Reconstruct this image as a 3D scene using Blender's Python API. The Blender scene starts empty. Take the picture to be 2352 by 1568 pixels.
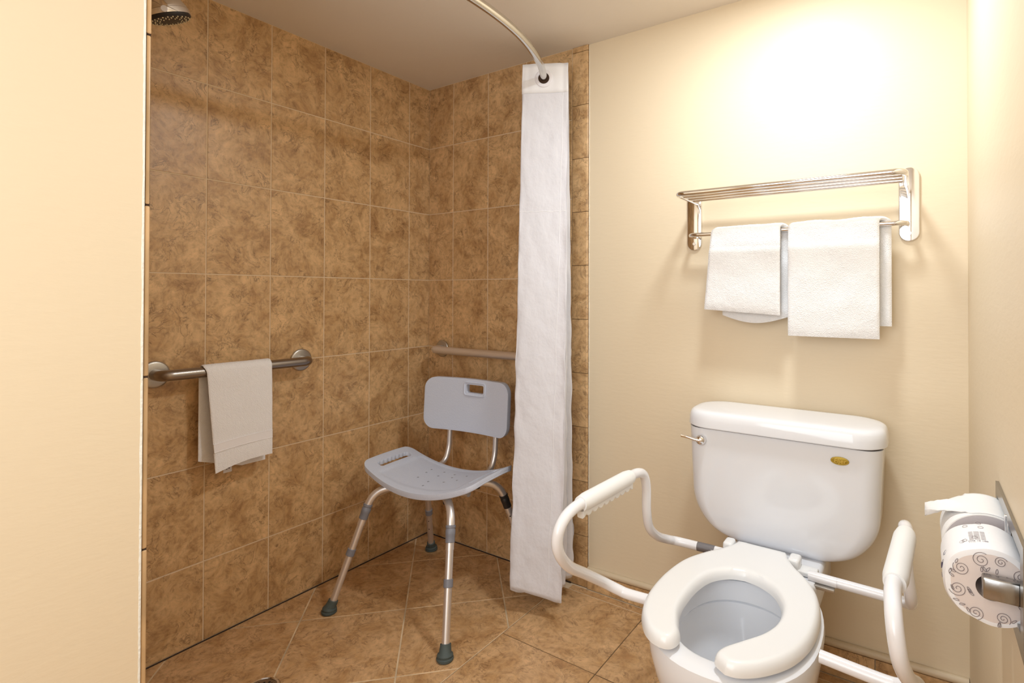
import bpy, bmesh, math, random
from mathutils import Vector, Matrix, noise
random.seed(7)
PI = math.pi
C = bpy.context.scene.collection
# ------------------------------------------------------------------ camera
CAM = (1.90862, -1.76792, 1.10782)
cd = bpy.data.cameras.new('camera'); cam = bpy.data.objects.new('camera', cd); C.objects.link(cam)
fw = Vector((-0.54935981, 0.83553408, 0.00930597)); rt = Vector((0.83557906, 0.54936631, 0.00207141)); up = Vector((0.00338166, -0.00891382, 0.99995455))
m = Matrix((rt, up, -fw)).transposed().to_4x4(); m.translation = CAM
cam.matrix_world = m
cd.sensor_fit = 'HORIZONTAL'; cd.sensor_width = 36.0; cd.lens = 19.0294
cd.shift_x = -0.05032; cd.shift_y = -0.05196; cd.clip_start = 0.02
bpy.context.scene.camera = cam
# ------------------------------------------------------------------ world, lights, exposure
w = bpy.data.worlds.new('world'); bpy.context.scene.world = w; w.use_nodes = True
w.node_tree.nodes['Background'].inputs[0].default_value = (1, 0.96, 0.9, 1)
w.node_tree.nodes['Background'].inputs[1].default_value = 0.3
vs = bpy.context.scene.view_settings
vs.view_transform = 'Standard'; vs.look = 'None'; vs.gamma = 1; vs.use_curve_mapping = False
vs.exposure = 0.12
def area(name, loc, target, sx, sy, power, col=(1, 1, 1)):
    l = bpy.data.lights.new(name, 'AREA'); l.shape = 'RECTANGLE'; l.size = sx; l.size_y = sy; l.energy = power; l.color = col
    o = bpy.data.objects.new(name, l); C.objects.link(o); o.location = loc
    o.rotation_euler = (Vector(target) - Vector(loc)).to_track_quat('-Z', 'Y').to_euler(); return o
def point(name, loc, r, power, col=(1, 1, 1)):
    l = bpy.data.lights.new(name, 'POINT'); l.shadow_soft_size = r; l.energy = power; l.color = col
    o = bpy.data.objects.new(name, l); C.objects.link(o); o.location = loc; return o
dl = area('ceiling_downlight', (1.60, -0.50, 2.046), (1.60, -0.50, 0.0), 0.17, 0.17, 10.4, (0.88, 0.955, 1.0)); dl.data.shape = 'DISK'
area('camera_side_fill', (1.42, -2.52, 1.30), (1.1, 0, 0.95), 1.0, 1.4, 20.0, (0.83, 0.92, 1.0))  # added soft fill behind the camera
# ------------------------------------------------------------------ helpers
H = 2.0544
def obj(name, bm, mat, parent=None, smooth=True, loc=None):
    me = bpy.data.meshes.new(name)
    if smooth:
        for f in bm.faces: f.smooth = True
    bm.normal_update(); bm.to_mesh(me); bm.free()
    for x in (mat if isinstance(mat, (list, tuple)) else [mat]): me.materials.append(x)
    o = bpy.data.objects.new(name, me); C.objects.link(o)
    if parent: o.parent = parent
    if loc: o.location = loc
    if smooth:
        try: me.set_sharp_from_angle(angle=math.radians(38))
        except Exception: pass
    return o
def thing(name, label, cat, loc=(0, 0, 0), rotz=0, group=None):
    o = bpy.data.objects.new(name, None); C.objects.link(o); o.empty_display_size = 0.05
    o.location = loc; o.rotation_euler = (0, 0, rotz); o['label'] = label; o['category'] = cat
    if group: o['group'] = group
    return o
def tag(o, label, cat, group=None):
    o['label'] = label; o['category'] = cat
    if group: o['group'] = group
    return o
def struct(o): o['kind'] = 'structure'; return o
def BM(): return bmesh.new()
def add_box(bm, x0, x1, y0, y1, z0, z1, bev=0, seg=2, mi=0):
    v = [bm.verts.new((x, y, z)) for x in (x0, x1) for y in (y0, y1) for z in (z0, z1)]
    fs = [(0, 1, 3, 2), (4, 6, 7, 5), (0, 4, 5, 1), (2, 3, 7, 6), (0, 2, 6, 4), (1, 5, 7, 3)]
    F = [bm.faces.new([v[i] for i in f]) for f in fs]
    for f in F: f.material_index = mi
    if bev:
        es = list({e for f in F for e in f.edges})
        bmesh.ops.bevel(bm, geom=es, offset=bev, segments=seg, affect='EDGES', profile=0.5)
def catmull(P, n=8, closed=False):
    P = [Vector(p) for p in P]; out = []; N = len(P)
    rng = range(N) if closed else range(N - 1)
    for i in rng:
        if closed: a, b, c, d = P[(i - 1) % N], P[i], P[(i + 1) % N], P[(i + 2) % N]
        else: a, b, c, d = P[max(i - 1, 0)], P[i], P[i + 1], P[min(i + 2, N - 1)]
        for k in range(n):
            t = k / n
            out.append(0.5 * ((2 * b) + (-a + c) * t + (2 * a - 5 * b + 4 * c - d) * t * t + (-a + 3 * b - 3 * c + d) * t ** 3))
    if not closed: out.append(P[-1])
    return out
def fillet(P, r, n=8):
    """polyline with rounded corners"""
    P = [Vector(p) for p in P]; out = [P[0]]
    for i in range(1, len(P) - 1):
        a, b, c = P[i - 1], P[i], P[i + 1]
        u = (a - b); v = (c - b); rr = min(r, u.length * 0.49, v.length * 0.49); u.normalize(); v.normalize()
        p0 = b + u * rr; p1 = b + v * rr
        for k in range(n + 1):
            t = k / n; out.append((1 - t) ** 2 * p0 + 2 * t * (1 - t) * b + t * t * p1)
    out.append(P[-1]); return out
def add_tube(bm, path, rad, seg=20, cap=True, mi=0, closed=False):
    path = [Vector(p) for p in path]
    q = [path[0]]
    for p in path[1:]:
        if (p - q[-1]).length > 1e-6: q.append(p)
    path = q; n = len(path)
    R = rad if callable(rad) else (lambda t: rad)
    T = []
    for i in range(n):
        if closed: t = path[(i + 1) % n] - path[i - 1]
        else: t = path[min(i + 1, n - 1)] - path[max(i - 1, 0)]
        T.append(t.normalized())
    ref = Vector((0, 0, 1)) if abs(T[0].z) < 0.9 else Vector((1, 0, 0))
    nrm = (ref - T[0] * ref.dot(T[0])).normalized(); rings = []
    for i in range(n):
        if i: nrm = (T[i - 1].rotation_difference(T[i])) @ nrm
        b = T[i].cross(nrm); r = R(i / (n - 1))
        rings.append([bm.verts.new(path[i] + (nrm * math.cos(2 * PI * k / seg) + b * math.sin(2 * PI * k / seg)) * r) for k in range(seg)])
    m_ = n if closed else n - 1
    for i in range(m_):
        for k in range(seg):
            f = bm.faces.new([rings[i][k], rings[i][(k + 1) % seg], rings[(i + 1) % n][(k + 1) % seg], rings[(i + 1) % n][k]]); f.material_index = mi
    if cap and not closed:
        f = bm.faces.new(rings[0][::-1]); f.material_index = mi
        f = bm.faces.new(rings[-1]); f.material_index = mi
def loft(bm, rings, cap0=True, cap1=True, mi=0):
    V = [[bm.verts.new(p) for p in r] for r in rings]; n = len(V[0])
    for a, b in zip(V[:-1], V[1:]):
        for k in range(n):
            f = bm.faces.new([a[k], a[(k + 1) % n], b[(k + 1) % n], b[k]]); f.material_index = mi
    if cap0: bm.faces.new(V[0][::-1]).material_index = mi
    if cap1: bm.faces.new(V[-1]).material_index = mi
    return V
def add_lathe(bm, prof, origin, axis, seg=32, mi=0):
    """prof: list of (r, h) along axis"""
    ax = Vector(axis).normalized(); ref = Vector((0, 0, 1)) if abs(ax.z) < 0.9 else Vector((1, 0, 0))
    u = (ref - ax * ref.dot(ax)).normalized(); v = ax.cross(u); o = Vector(origin)
    rings = [[o + ax * h + (u * math.cos(2 * PI * k / seg) + v * math.sin(2 * PI * k / seg)) * max(r, 1e-5) for k in range(seg)] for r, h in prof]
    loft(bm, rings, True, True, mi)
def rrect(w, d, r, n=8):
    """rounded rectangle outline half sizes w,d"""
    pts = []
    for cx, cy, a0 in ((w - r, d - r, 0), (-w + r, d - r, PI / 2), (-w + r, -d + r, PI), (w - r, -d + r, 1.5 * PI)):
        for k in range(n + 1):
            a = a0 + PI / 2 * k / n; pts.append((cx + r * math.cos(a), cy + r * math.sin(a)))
    return pts
def add_prism(bm, pts, z0, z1, bev=0.002, fn=None, mi=0, seg=2):
    """extruded outline with rounded edges; fn maps (x,y,z)->world. concave ok"""
    fn = fn or (lambda p: Vector(p))
    b2 = bmesh.new()
    vs_ = [b2.verts.new((x, y, z0)) for x, y in pts]
    f = b2.faces.new(vs_)
    r = bmesh.ops.extrude_face_region(b2, geom=[f]); vv = [e for e in r['geom'] if isinstance(e, bmesh.types.BMVert)]
    bmesh.ops.translate(b2, vec=(0, 0, z1 - z0), verts=vv)
    bmesh.ops.recalc_face_normals(b2, faces=b2.faces[:])
    if bev:
        es = [e for e in b2.edges if abs(e.verts[0].co.z - e.verts[1].co.z) < 1e-7]
        bmesh.ops.bevel(b2, geom=es, offset=bev, segments=seg, affect='EDGES', profile=0.5)
    merge(bm, b2, fn, mi)
def merge(bm, b2, fn=None, mi=None):
    mp = {v: bm.verts.new(fn(v.co) if fn else v.co) for v in b2.verts}
    for f in b2.faces:
        try:
            g = bm.faces.new([mp[v] for v in f.verts])
            g.material_index = f.material_index if mi is None else mi
        except ValueError: pass
    b2.free()
def frame(o, u, v, n):
    o, u, v, n = map(Vector, (o, u, v, n))
    return lambda p: o + u * p[0] + v * p[1] + n * p[2]
# ------------------------------------------------------------------ materials
def srgb(r, g, b):
    f = lambda c: (c / 255 / 12.92) if c / 255 <= 0.04045 else ((c / 255 + 0.055) / 1.055) ** 2.4
    return (f(r), f(g), f(b), 1)
class NT:
    def __init__(s, name):
        s.m = bpy.data.materials.new(name); s.m.use_nodes = True; s.t = s.m.node_tree; s.p = s.t.nodes['Principled BSDF']
    def n(s, typ, **kw):
        x = s.t.nodes.new(typ)
        for k, v in kw.items():
            if k.startswith('i_'):
                x.inputs[k[2:].replace('_', ' ')].default_value = v
            else: setattr(x, k, v)
        return x
    def l(s, a, b): s.t.links.new(a, b)
    def ramp(s, src, stops):
        r = s.n('ShaderNodeValToRGB'); e = r.color_ramp.elements
        while len(e) < len(stops): e.new(0.5)
        for q, (pos, c) in zip(e, stops): q.position = pos; q.color = c if len(c) == 4 else (*c, 1)
        s.l(src, r.inputs[0]); return r
def simple(name, col, rough=0.5, metal=0.0, bump=0, bscale=200, spec=0.5, coat=0, bdist=0.001, var=0.0, aniso=0):
    k = NT(name); p = k.p
    p.inputs['Base Color'].default_value = col; p.inputs['Roughness'].default_value = rough; p.inputs['Metallic'].default_value = metal
    p.inputs['Specular IOR Level'].default_value = spec
    if coat: p.inputs['Coat Weight'].default_value = coat; p.inputs['Coat Roughness'].default_value = 0.05
    tc = k.n('ShaderNodeTexCoord')
    if bump:
        nz = k.n('ShaderNodeTexNoise'); nz.inputs['Scale'].default_value = bscale; nz.inputs['Detail'].default_value = 3
        k.l(tc.outputs['Object'], nz.inputs['Vector'])
        b = k.n('ShaderNodeBump'); b.inputs['Strength'].default_value = bump; b.inputs['Distance'].default_value = bdist
        k.l(nz.outputs['Fac'], b.inputs['Height']); k.l(b.outputs[0], p.inputs['Normal'])
    if var:
        nz = k.n('ShaderNodeTexNoise'); nz.inputs['Scale'].default_value = 9; nz.inputs['Detail'].default_value = 4
        k.l(tc.outputs['Object'], nz.inputs['Vector'])
        d = tuple(c * (1 - var) for c in col[:3]); u = tuple(min(1, c * (1 + var * 0.5)) for c in col[:3])
        r = k.ramp(nz.outputs['Fac'], [(0.35, d), (0.65, u)]); k.l(r.outputs[0], p.inputs['Base Color'])
    return k.m
def tile_mat(name, light, mid, dark, vein, rough=0.30, warp=0.9):
    k = NT(name); p = k.p
    tc = k.n('ShaderNodeTexCoord'); at = k.n('ShaderNodeAttribute'); at.attribute_name = 'tv'
    mul = k.n('ShaderNodeVectorMath', operation='SCALE'); mul.inputs['Scale'].default_value = 9.0
    k.l(at.outputs['Vector'], mul.inputs[0])
    add = k.n('ShaderNodeVectorMath', operation='ADD'); k.l(tc.outputs['Object'], add.inputs[0]); k.l(mul.outputs[0], add.inputs[1])
    # warp
    w1 = k.n('ShaderNodeTexNoise'); w1.inputs['Scale'].default_value = 7; w1.inputs['Detail'].default_value = 3; k.l(add.outputs[0], w1.inputs['Vector'])
    sb = k.n('ShaderNodeVectorMath', operation='SUBTRACT'); sb.inputs[1].default_value = (0.5, 0.5, 0.5); k.l(w1.outputs['Color'], sb.inputs[0])
    sc = k.n('ShaderNodeVectorMath', operation='SCALE'); sc.inputs['Scale'].default_value = 0.12 * warp; k.l(sb.outputs[0], sc.inputs[0])
    wv = k.n('ShaderNodeVectorMath', operation='ADD'); k.l(add.outputs[0], wv.inputs[0]); k.l(sc.outputs[0], wv.inputs[1])
    big = k.n('ShaderNodeTexNoise'); big.inputs['Scale'].default_value = 11; big.inputs['Detail'].default_value = 8; big.inputs['Roughness'].default_value = 0.68; big.inputs['Distortion'].default_value = 0.25
    k.l(wv.outputs[0], big.inputs['Vector'])
    r1 = k.ramp(big.outputs['Fac'], [(0.28, dark), (0.42, mid), (0.56, light), (0.74, tuple(min(1, c * 1.22) for c in light[:3]))])
    fine = k.n('ShaderNodeTexNoise'); fine.inputs['Scale'].default_value = 55; fine.inputs['Detail'].default_value = 6; fine.inputs['Roughness'].default_value = 0.7; k.l(wv.outputs[0], fine.inputs['Vector'])
    rf = k.ramp(fine.outputs['Fac'], [(0.32, (0.60, 0.55, 0.5)), (0.5, (1, 1, 1)), (0.72, (1.25, 1.25, 1.22))])
    mx = k.n('ShaderNodeMixRGB', blend_type='MULTIPLY'); mx.inputs[0].default_value = 0.75; k.l(r1.outputs[0], mx.inputs[1]); k.l(rf.outputs[0], mx.inputs[2])
    # veins: thin contour of another noise
    vn = k.n('ShaderNodeTexNoise'); vn.inputs['Scale'].default_value = 17; vn.inputs['Detail'].default_value = 6; vn.inputs['Roughness'].default_value = 0.6; vn.inputs['Distortion'].default_value = 1.2; k.l(wv.outputs[0], vn.inputs['Vector'])
    s1 = k.n('ShaderNodeMath', operation='SUBTRACT'); s1.inputs[1].default_value = 0.5; k.l(vn.outputs['Fac'], s1.inputs[0])
    ab = k.n('ShaderNodeMath', operation='ABSOLUTE'); k.l(s1.outputs[0], ab.inputs[0])
    rv = k.ramp(ab.outputs[0], [(0.0, (1, 1, 1)), (0.020, (0, 0, 0))])
    gate = k.n('ShaderNodeTexNoise'); gate.inputs['Scale'].default_value = 14; gate.inputs['Detail'].default_value = 2; k.l(add.outputs[0], gate.inputs['Vector'])
    rg = k.ramp(gate.outputs['Fac'], [(0.46, (0, 0, 0)), (0.58, (1, 1, 1))])
    gm = k.n('ShaderNodeMath', operation='MULTIPLY'); k.l(rv.outputs[0], gm.inputs[0]); k.l(rg.outputs[0], gm.inputs[1])
    gs = k.n('ShaderNodeMath', operation='MULTIPLY'); gs.inputs[1].default_value = 0.62; k.l(gm.outputs[0], gs.inputs[0])
    mv = k.n('ShaderNodeMixRGB'); k.l(gs.outputs[0], mv.inputs[0]); k.l(mx.outputs[0], mv.inputs[1]); mv.inputs[2].default_value = vein
    k.l(mv.outputs[0], p.inputs['Base Color'])
    p.inputs['Roughness'].default_value = rough
    b = k.n('ShaderNodeBump'); b.inputs['Strength'].default_value = 0.25; b.inputs['Distance'].default_value = 0.002; k.l(fine.outputs['Fac'], b.inputs['Height']); k.l(b.outputs[0], p.inputs['Normal'])
    return k.m
def paint_mat(name, col, rough, bstr=0.35, dist=0.0012):
    k = NT(name); p = k.p; tc = k.n('ShaderNodeTexCoord')
    p.inputs['Base Color'].default_value = col; p.inputs['Roughness'].default_value = rough
    n1 = k.n('ShaderNodeTexNoise'); n1.inputs['Scale'].default_value = 60; n1.inputs['Detail'].default_value = 3
    mp = k.n('ShaderNodeMapping'); mp.inputs['Scale'].default_value = (0.5, 0.5, 1.6); k.l(tc.outputs['Object'], mp.inputs[0]); k.l(mp.outputs[0], n1.inputs['Vector'])
    n2 = k.n('ShaderNodeTexNoise'); n2.inputs['Scale'].default_value = 4; n2.inputs['Detail'].default_value = 2; k.l(tc.outputs['Object'], n2.inputs['Vector'])
    ad = k.n('ShaderNodeMath', operation='MULTIPLY_ADD'); ad.inputs[1].default_value = 3.0; k.l(n2.outputs['Fac'], ad.inputs[0]); k.l(n1.outputs['Fac'], ad.inputs[2])
    b = k.n('ShaderNodeBump'); b.inputs['Strength'].default_value = bstr; b.inputs['Distance'].default_value = dist; k.l(ad.outputs[0], b.inputs['Height']); k.l(b.outputs[0], p.inputs['Normal'])
    return k.m
def terry_mat(name, col):
    k = NT(name); p = k.p; tc = k.n('ShaderNodeTexCoord'); p.inputs['Base Color'].default_value = col; p.inputs['Roughness'].default_value = 0.95
    p.inputs['Specular IOR Level'].default_value = 0.1
    vo = k.n('ShaderNodeTexVoronoi'); vo.inputs['Scale'].default_value = 420; k.l(tc.outputs['Object'], vo.inputs['Vector'])
    nz = k.n('ShaderNodeTexNoise'); nz.inputs['Scale'].default_value = 90; nz.inputs['Detail'].default_value = 4; k.l(tc.outputs['Object'], nz.inputs['Vector'])
    ad = k.n('ShaderNodeMath', operation='ADD'); k.l(vo.outputs['Distance'], ad.inputs[0]); k.l(nz.outputs['Fac'], ad.inputs[1])
    b = k.n('ShaderNodeBump'); b.inputs['Strength'].default_value = 0.6; b.inputs['Distance'].default_value = 0.0016; k.l(ad.outputs[0], b.inputs['Height']); k.l(b.outputs[0], p.inputs['Normal'])
    return k.m
M = {}
M['tile'] = tile_mat('brown_stone_tile', srgb(212, 175, 129), srgb(192, 153, 107), srgb(163, 123, 82), srgb(88, 60, 36), 0.34)
M['floor_tile'] = tile_mat('tan_floor_tile', srgb(206, 166, 122), srgb(190, 148, 102), srgb(164, 120, 78), srgb(96, 62, 36), 0.40)
M['grout'] = simple('light_grout', srgb(228, 204, 172), 0.9, bump=0.3, bscale=300)
M['floor_grout'] = simple('floor_grout', srgb(226, 200, 164), 0.9, bump=0.3, bscale=300, var=0.3)
M['dark_grout'] = simple('dark_floor_grout', srgb(118, 94, 66), 0.9, bump=0.3, bscale=300, var=0.4)
M['paint'] = paint_mat('cream_wall_paint', srgb(231, 213, 184), 0.46)
M['ceil'] = paint_mat('ceiling_paint', srgb(236, 226, 214), 0.7, 0.6, 0.0016)
M['caulk'] = simple('white_caulk', srgb(238, 234, 224), 0.6, bump=0.8, bscale=120, bdist=0.003)
M['tile_edge'] = simple('tile_edge_glaze', srgb(208, 172, 128), 0.35, var=0.25)
M['dark_gap'] = simple('dark_gap', srgb(60, 42, 30), 0.9)
M['trimpaint'] = simple('trim_paint', srgb(214, 194, 164), 0.45, bump=0.6, bscale=60, bdist=0.002)
M['porcelain'] = simple('white_porcelain', srgb(236, 237, 242), 0.10, spec=0.5)
M['seatplastic'] = simple('white_seat_plastic', srgb(240, 240, 241), 0.22)
M['whitetube'] = simple('white_painted_tube', srgb(240, 239, 243), 0.22, coat=0.3)
M['grip'] = simple('white_grip_plastic', srgb(240, 240, 240), 0.5)
M['chrome'] = simple('chrome', (0.80, 0.79, 0.79, 1), 0.07, 1.0)
M['steel'] = simple('brushed_steel', (0.34, 0.30, 0.27, 1), 0.30, 1.0, bump=0.15, bscale=500)
M['steel_light'] = simple('satin_steel', (0.50, 0.47, 0.43, 1), 0.38, 1.0, bump=0.15, bscale=500)
M['rodmetal'] = simple('rod_metal', (0.62, 0.60, 0.56, 1), 0.14, 1.0)
M['holder'] = simple('dull_chrome', (0.36, 0.35, 0.34, 1), 0.24, 1.0, bump=0.04, bscale=300)
M['alu'] = simple('anodised_aluminium', (0.80, 0.77, 0.76, 1), 0.38, 0.82, bump=0.1, bscale=600)
M['greyplastic'] = simple('grey_blue_plastic', srgb(206, 213, 230), 0.42, bump=0.55, bscale=260, bdist=0.0016)
M['greyplastic_smooth'] = simple('grey_collar_plastic', srgb(128, 129, 138), 0.4)
M['drainhole'] = simple('grey_dimple', srgb(150, 154, 164), 0.6)
M['rubber'] = simple('dark_green_rubber', srgb(74, 84, 82), 0.6)
M['black'] = simple('black_plastic', srgb(38, 34, 32), 0.5)
M['gold'] = simple('brass_badge', srgb(168, 140, 48), 0.38, 0.6)
M['golddark'] = simple('brass_relief', srgb(226, 202, 110), 0.3, 0.7)
M['terry'] = terry_mat('white_terry_cloth', srgb(248, 247, 251))
M['terry2'] = terry_mat('white_terry_towel', srgb(243, 242, 243))
M['label'] = simple('white_label', srgb(226, 222, 226), 0.6)
M['ink'] = simple('dark_ink', srgb(70, 62, 84), 0.7)
M['inkgrey'] = simple('grey_ink', srgb(128, 116, 118), 0.8)
M['paper'] = simple('toilet_paper', srgb(238, 236, 235), 0.9, bump=0.5, bscale=90, bdist=0.001)
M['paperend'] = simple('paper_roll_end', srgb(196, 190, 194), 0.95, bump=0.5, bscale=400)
M['wrapper'] = simple('paper_wrapper', srgb(240, 238, 240), 0.6, bump=0.5, bscale=40, bdist=0.002)
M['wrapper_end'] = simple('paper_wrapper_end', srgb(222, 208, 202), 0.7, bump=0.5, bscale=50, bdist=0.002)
M['scuff'] = simple('scuffed_metal', srgb(120, 116, 118), 0.5, 0.3, bump=0.4)
def curtain_mat():
    k = NT('white_curtain_fabric'); p = k.p; tc = k.n('ShaderNodeTexCoord')
    p.inputs['Base Color'].default_value = srgb(243, 242, 248); p.inputs['Roughness'].default_value = 0.75; p.inputs['Specular IOR Level'].default_value = 0.25
    n1 = k.n('ShaderNodeTexNoise'); n1.inputs['Scale'].default_value = 22; n1.inputs['Detail'].default_value = 5
    mp = k.n('ShaderNodeMapping'); mp.inputs['Scale'].default_value = (1, 1, 0.75); mp.inputs['Rotation'].default_value = (0.5, 0.3, 0); k.l(tc.outputs['Object'], mp.inputs[0]); k.l(mp.outputs[0], n1.inputs['Vector'])
    b = k.n('ShaderNodeBump'); b.inputs['Strength'].default_value = 0.8; b.inputs['Distance'].default_value = 0.008; k.l(n1.outputs['Fac'], b.inputs['Height']); k.l(b.outputs[0], p.inputs['Normal'])
    tr = k.n('ShaderNodeBsdfTranslucent'); tr.inputs['Color'].default_value = srgb(240, 238, 242)
    mix = k.n('ShaderNodeMixShader'); mix.inputs[0].default_value = 0.22
    out = [n for n in k.t.nodes if n.type == 'OUTPUT_MATERIAL'][0]
    k.l(p.outputs[0], mix.inputs[1]); k.l(tr.outputs[0], mix.inputs[2]); k.l(mix.outputs[0], out.inputs[0])
    return k.m
M['curtain'] = curtain_mat()
M['header'] = simple('curtain_header', srgb(241, 240, 243), 0.7, bump=0.3, bscale=80)
M['grommet'] = simple('white_grommet', srgb(236, 234, 240), 0.3)
# ------------------------------------------------------------------ tiled surfaces
def clip(poly, a, b, c):
    """keep a*x+b*y<=c"""
    out = []
    for i in range(len(poly)):
        p, q = poly[i], poly[(i + 1) % len(poly)]
        dp = a * p[0] + b * p[1] - c; dq = a * q[0] + b * q[1] - c
        if dp <= 0: out.append(p)
        if (dp < 0 < dq) or (dq < 0 < dp):
            t = dp / (dp - dq); out.append((p[0] + (q[0] - p[0]) * t, p[1] + (q[1] - p[1]) * t))
    return out
def clip_rect(poly, x0, x1, y0, y1):
    for a, b, c in ((-1, 0, -x0), (1, 0, x1), (0, -1, -y0), (0, 1, y1)):
        poly = clip(poly, a, b, c)
        if len(poly) < 3: return None
    return poly
def inset(poly, d):
    n = len(poly); L = []
    ar = sum(poly[i][0] * poly[(i + 1) % n][1] - poly[(i + 1) % n][0] * poly[i][1] for i in range(n))
    if abs(ar) < 2e-4: return None
    s = 1 if ar > 0 else -1
    for i in range(n):
        p, q = poly[i], poly[(i + 1) % n]; dx, dy = q[0] - p[0], q[1] - p[1]; l = math.hypot(dx, dy)
        if l < 1e-5: continue
        nx, ny = -dy / l * s, dx / l * s; L.append((p[0] + nx * d, p[1] + ny * d, dx / l, dy / l))
    out = []
    for i in range(len(L)):
        a, b = L[i - 1], L[i]; det = a[2] * b[3] - a[3] * b[2]
        if abs(det) < 1e-6: continue
        t = ((b[0] - a[0]) * b[3] - (b[1] - a[1]) * b[2]) / det; out.append((a[0] + a[2] * t, a[1] + a[3] * t))
    return out if len(out) >= 3 else None
def tiles(name, polys, fn, mats, parent=None, g=0.0019, th=0.0013, ch=0.0007, back=None):
    """polys = 2D outlines; a bevelled tile each on a grout bed"""
    bm = BM(); lay = bm.loops.layers.float_color.new('tv')
    def setv(f, c):
        for lp in f.loops: lp[lay] = c
    for x0, x1, y0, y1 in (back or []):
        f = bm.faces.new([bm.verts.new(fn((x, y, 0))) for x, y in ((x0, y0), (x1, y0), (x1, y1), (x0, y1))]); f.material_index = 1; setv(f, (0, 0, 0, 1))
    for P in polys:
        if not P: continue
        a = inset(P, g); 
        if not a: continue
        b = inset(a, ch)
        if not b or len(b) != len(a): continue
        c = (random.random(), random.random(), random.random(), 1)
        A0 = [bm.verts.new(fn((x, y, 0))) for x, y in a]; A = [bm.verts.new(fn((x, y, th - ch * 0.7))) for x, y in a]; B = [bm.verts.new(fn((x, y, th))) for x, y in b]
        n = len(a)
        for i in range(n):
            j = (i + 1) % n; setv(bm.faces.new([A0[i], A0[j], A[j], A[i]]), c); setv(bm.faces.new([A[i], A[j], B[j], B[i]]), c)
        setv(bm.faces.new(B), c)
    return obj(name, bm, mats, parent, smooth=False)
TW, TH = 0.2062, 0.3050
ROWS = [0.0] + [0.2523 + TH * k for k in range(6)] + [H]
def grid(xs, zs): return [[(x0, z0), (x1, z0), (x1, z1), (x0, z1)] for x0, x1 in zip(xs[:-1], xs[1:]) for z0, z1 in zip(zs[:-1], zs[1:])]
YW = -1.368
# left wall, tiles run toward the camera
ys = [0.0] + [0.1238 + TW * k for k in range(7)]; ys = [y for y in ys if y < -YW - 0.02] + [-YW]
bm = BM(); add_box(bm, -0.12, -0.0045, -2.6, 0.10, -0.05, H + 0.02)
wl = struct(obj('wall_left', bm, M['paint'], smooth=False))
tiles('tile_cladding', grid(ys, ROWS), frame((-0.0022, 0, 0), (0, -1, 0), (0, 0, 1), (1, 0, 0)), [M['tile'], M['grout']], wl, back=[(0, -YW, 0, H)])
# back wall
bm = BM(); add_box(bm, -0.12, 2.14, 0.0, 0.10, -0.05, H + 0.02)
wb = struct(obj('wall_back', bm, M['paint'], smooth=False))
xs = [0, 0.155, 0.361, 0.567, 0.7896]
tiles('tile_cladding', grid(xs, ROWS), frame((0, -0.0055, 0), (1, 0, 0), (0, 0, 1), (0, -1, 0)), [M['tile'], M['grout']], wb, back=[(0, 0.7896, 0, H)])
bz = [0.0] + [0.191 + 0.2046 * k for k in range(10)] + [H]
bm = BM(); lay = bm.loops.layers.float_color.new('tv')
for z0, z1 in zip(bz[:-1], bz[1:]):
    if z1 - z0 < 0.01: continue
    c = (random.random(), random.random(), random.random(), 1)
    prof = [(0.7905, 0), (0.7905, 0.0065), (0.7915, 0.0077)] + [(0.853 + 0.0085 * math.sin(t * PI / 10), 0.0077 - 0.0077 * (1 - math.cos(t * PI / 10))) for t in range(0, 6)]
    r = [[bm.verts.new((x, -d, z)) for x, d in prof] for z in (z0 + 0.001, z1 - 0.001)]
    F = [bm.faces.new([r[0][i], r[0][i + 1], r[1][i + 1], r[1][i]]) for i in range(len(prof) - 1)] + [bm.faces.new(r[0][::-1]), bm.faces.new(r[1])]
    for f in F:
        for lp in f.loops: lp[lay] = c
bmesh.ops.recalc_face_normals(bm, faces=bm.faces[:])
o = obj('bullnose_tile_border', bm, [M['tile']], wb)
bm = BM(); add_box(bm, 0.7893, 0.8610, -0.0042, -0.0003, 0, H); obj('grout_bed', bm, M['dark_grout'], wb, smooth=False)
# ragged caulk between border and paint
bm = BM(); zz = 0.09
while zz < H - 0.004:
    d = random.uniform(0.02, 0.06); ww = random.uniform(0.0012, 0.0028)
    add_box(bm, 0.8615, 0.8615 + ww, -0.0018, 0.0002, zz, min(zz + d, H - 0.001), 0.0005, 1); zz += d
obj('caulk_line', bm, M['caulk'], wb)
# right wall
XR = 2.0150
bm = BM()
ro = (-0.928, -0.648, 0.668, 0.806)   # recess of the paper holder (y0,y1,z0,z1)
ry0, ry1, rz0, rz1 = -0.912, -0.657, 0.684, 0.796
for y0, y1, z0, z1 in ((-2.6, ry0, -0.05, H + .02), (ry1, 0.0, -0.05, H + .02), (ry0, ry1, -0.05, rz0), (ry0, ry1, rz1, H + .02)):
    add_box(bm, XR, XR + 0.12, y0, y1, z0, z1)
add_box(bm, XR + 0.08, XR + 0.12, ry0, ry1, rz0, rz1)
struct(obj('wall_right', bm, M['paint'], smooth=False))
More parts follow.
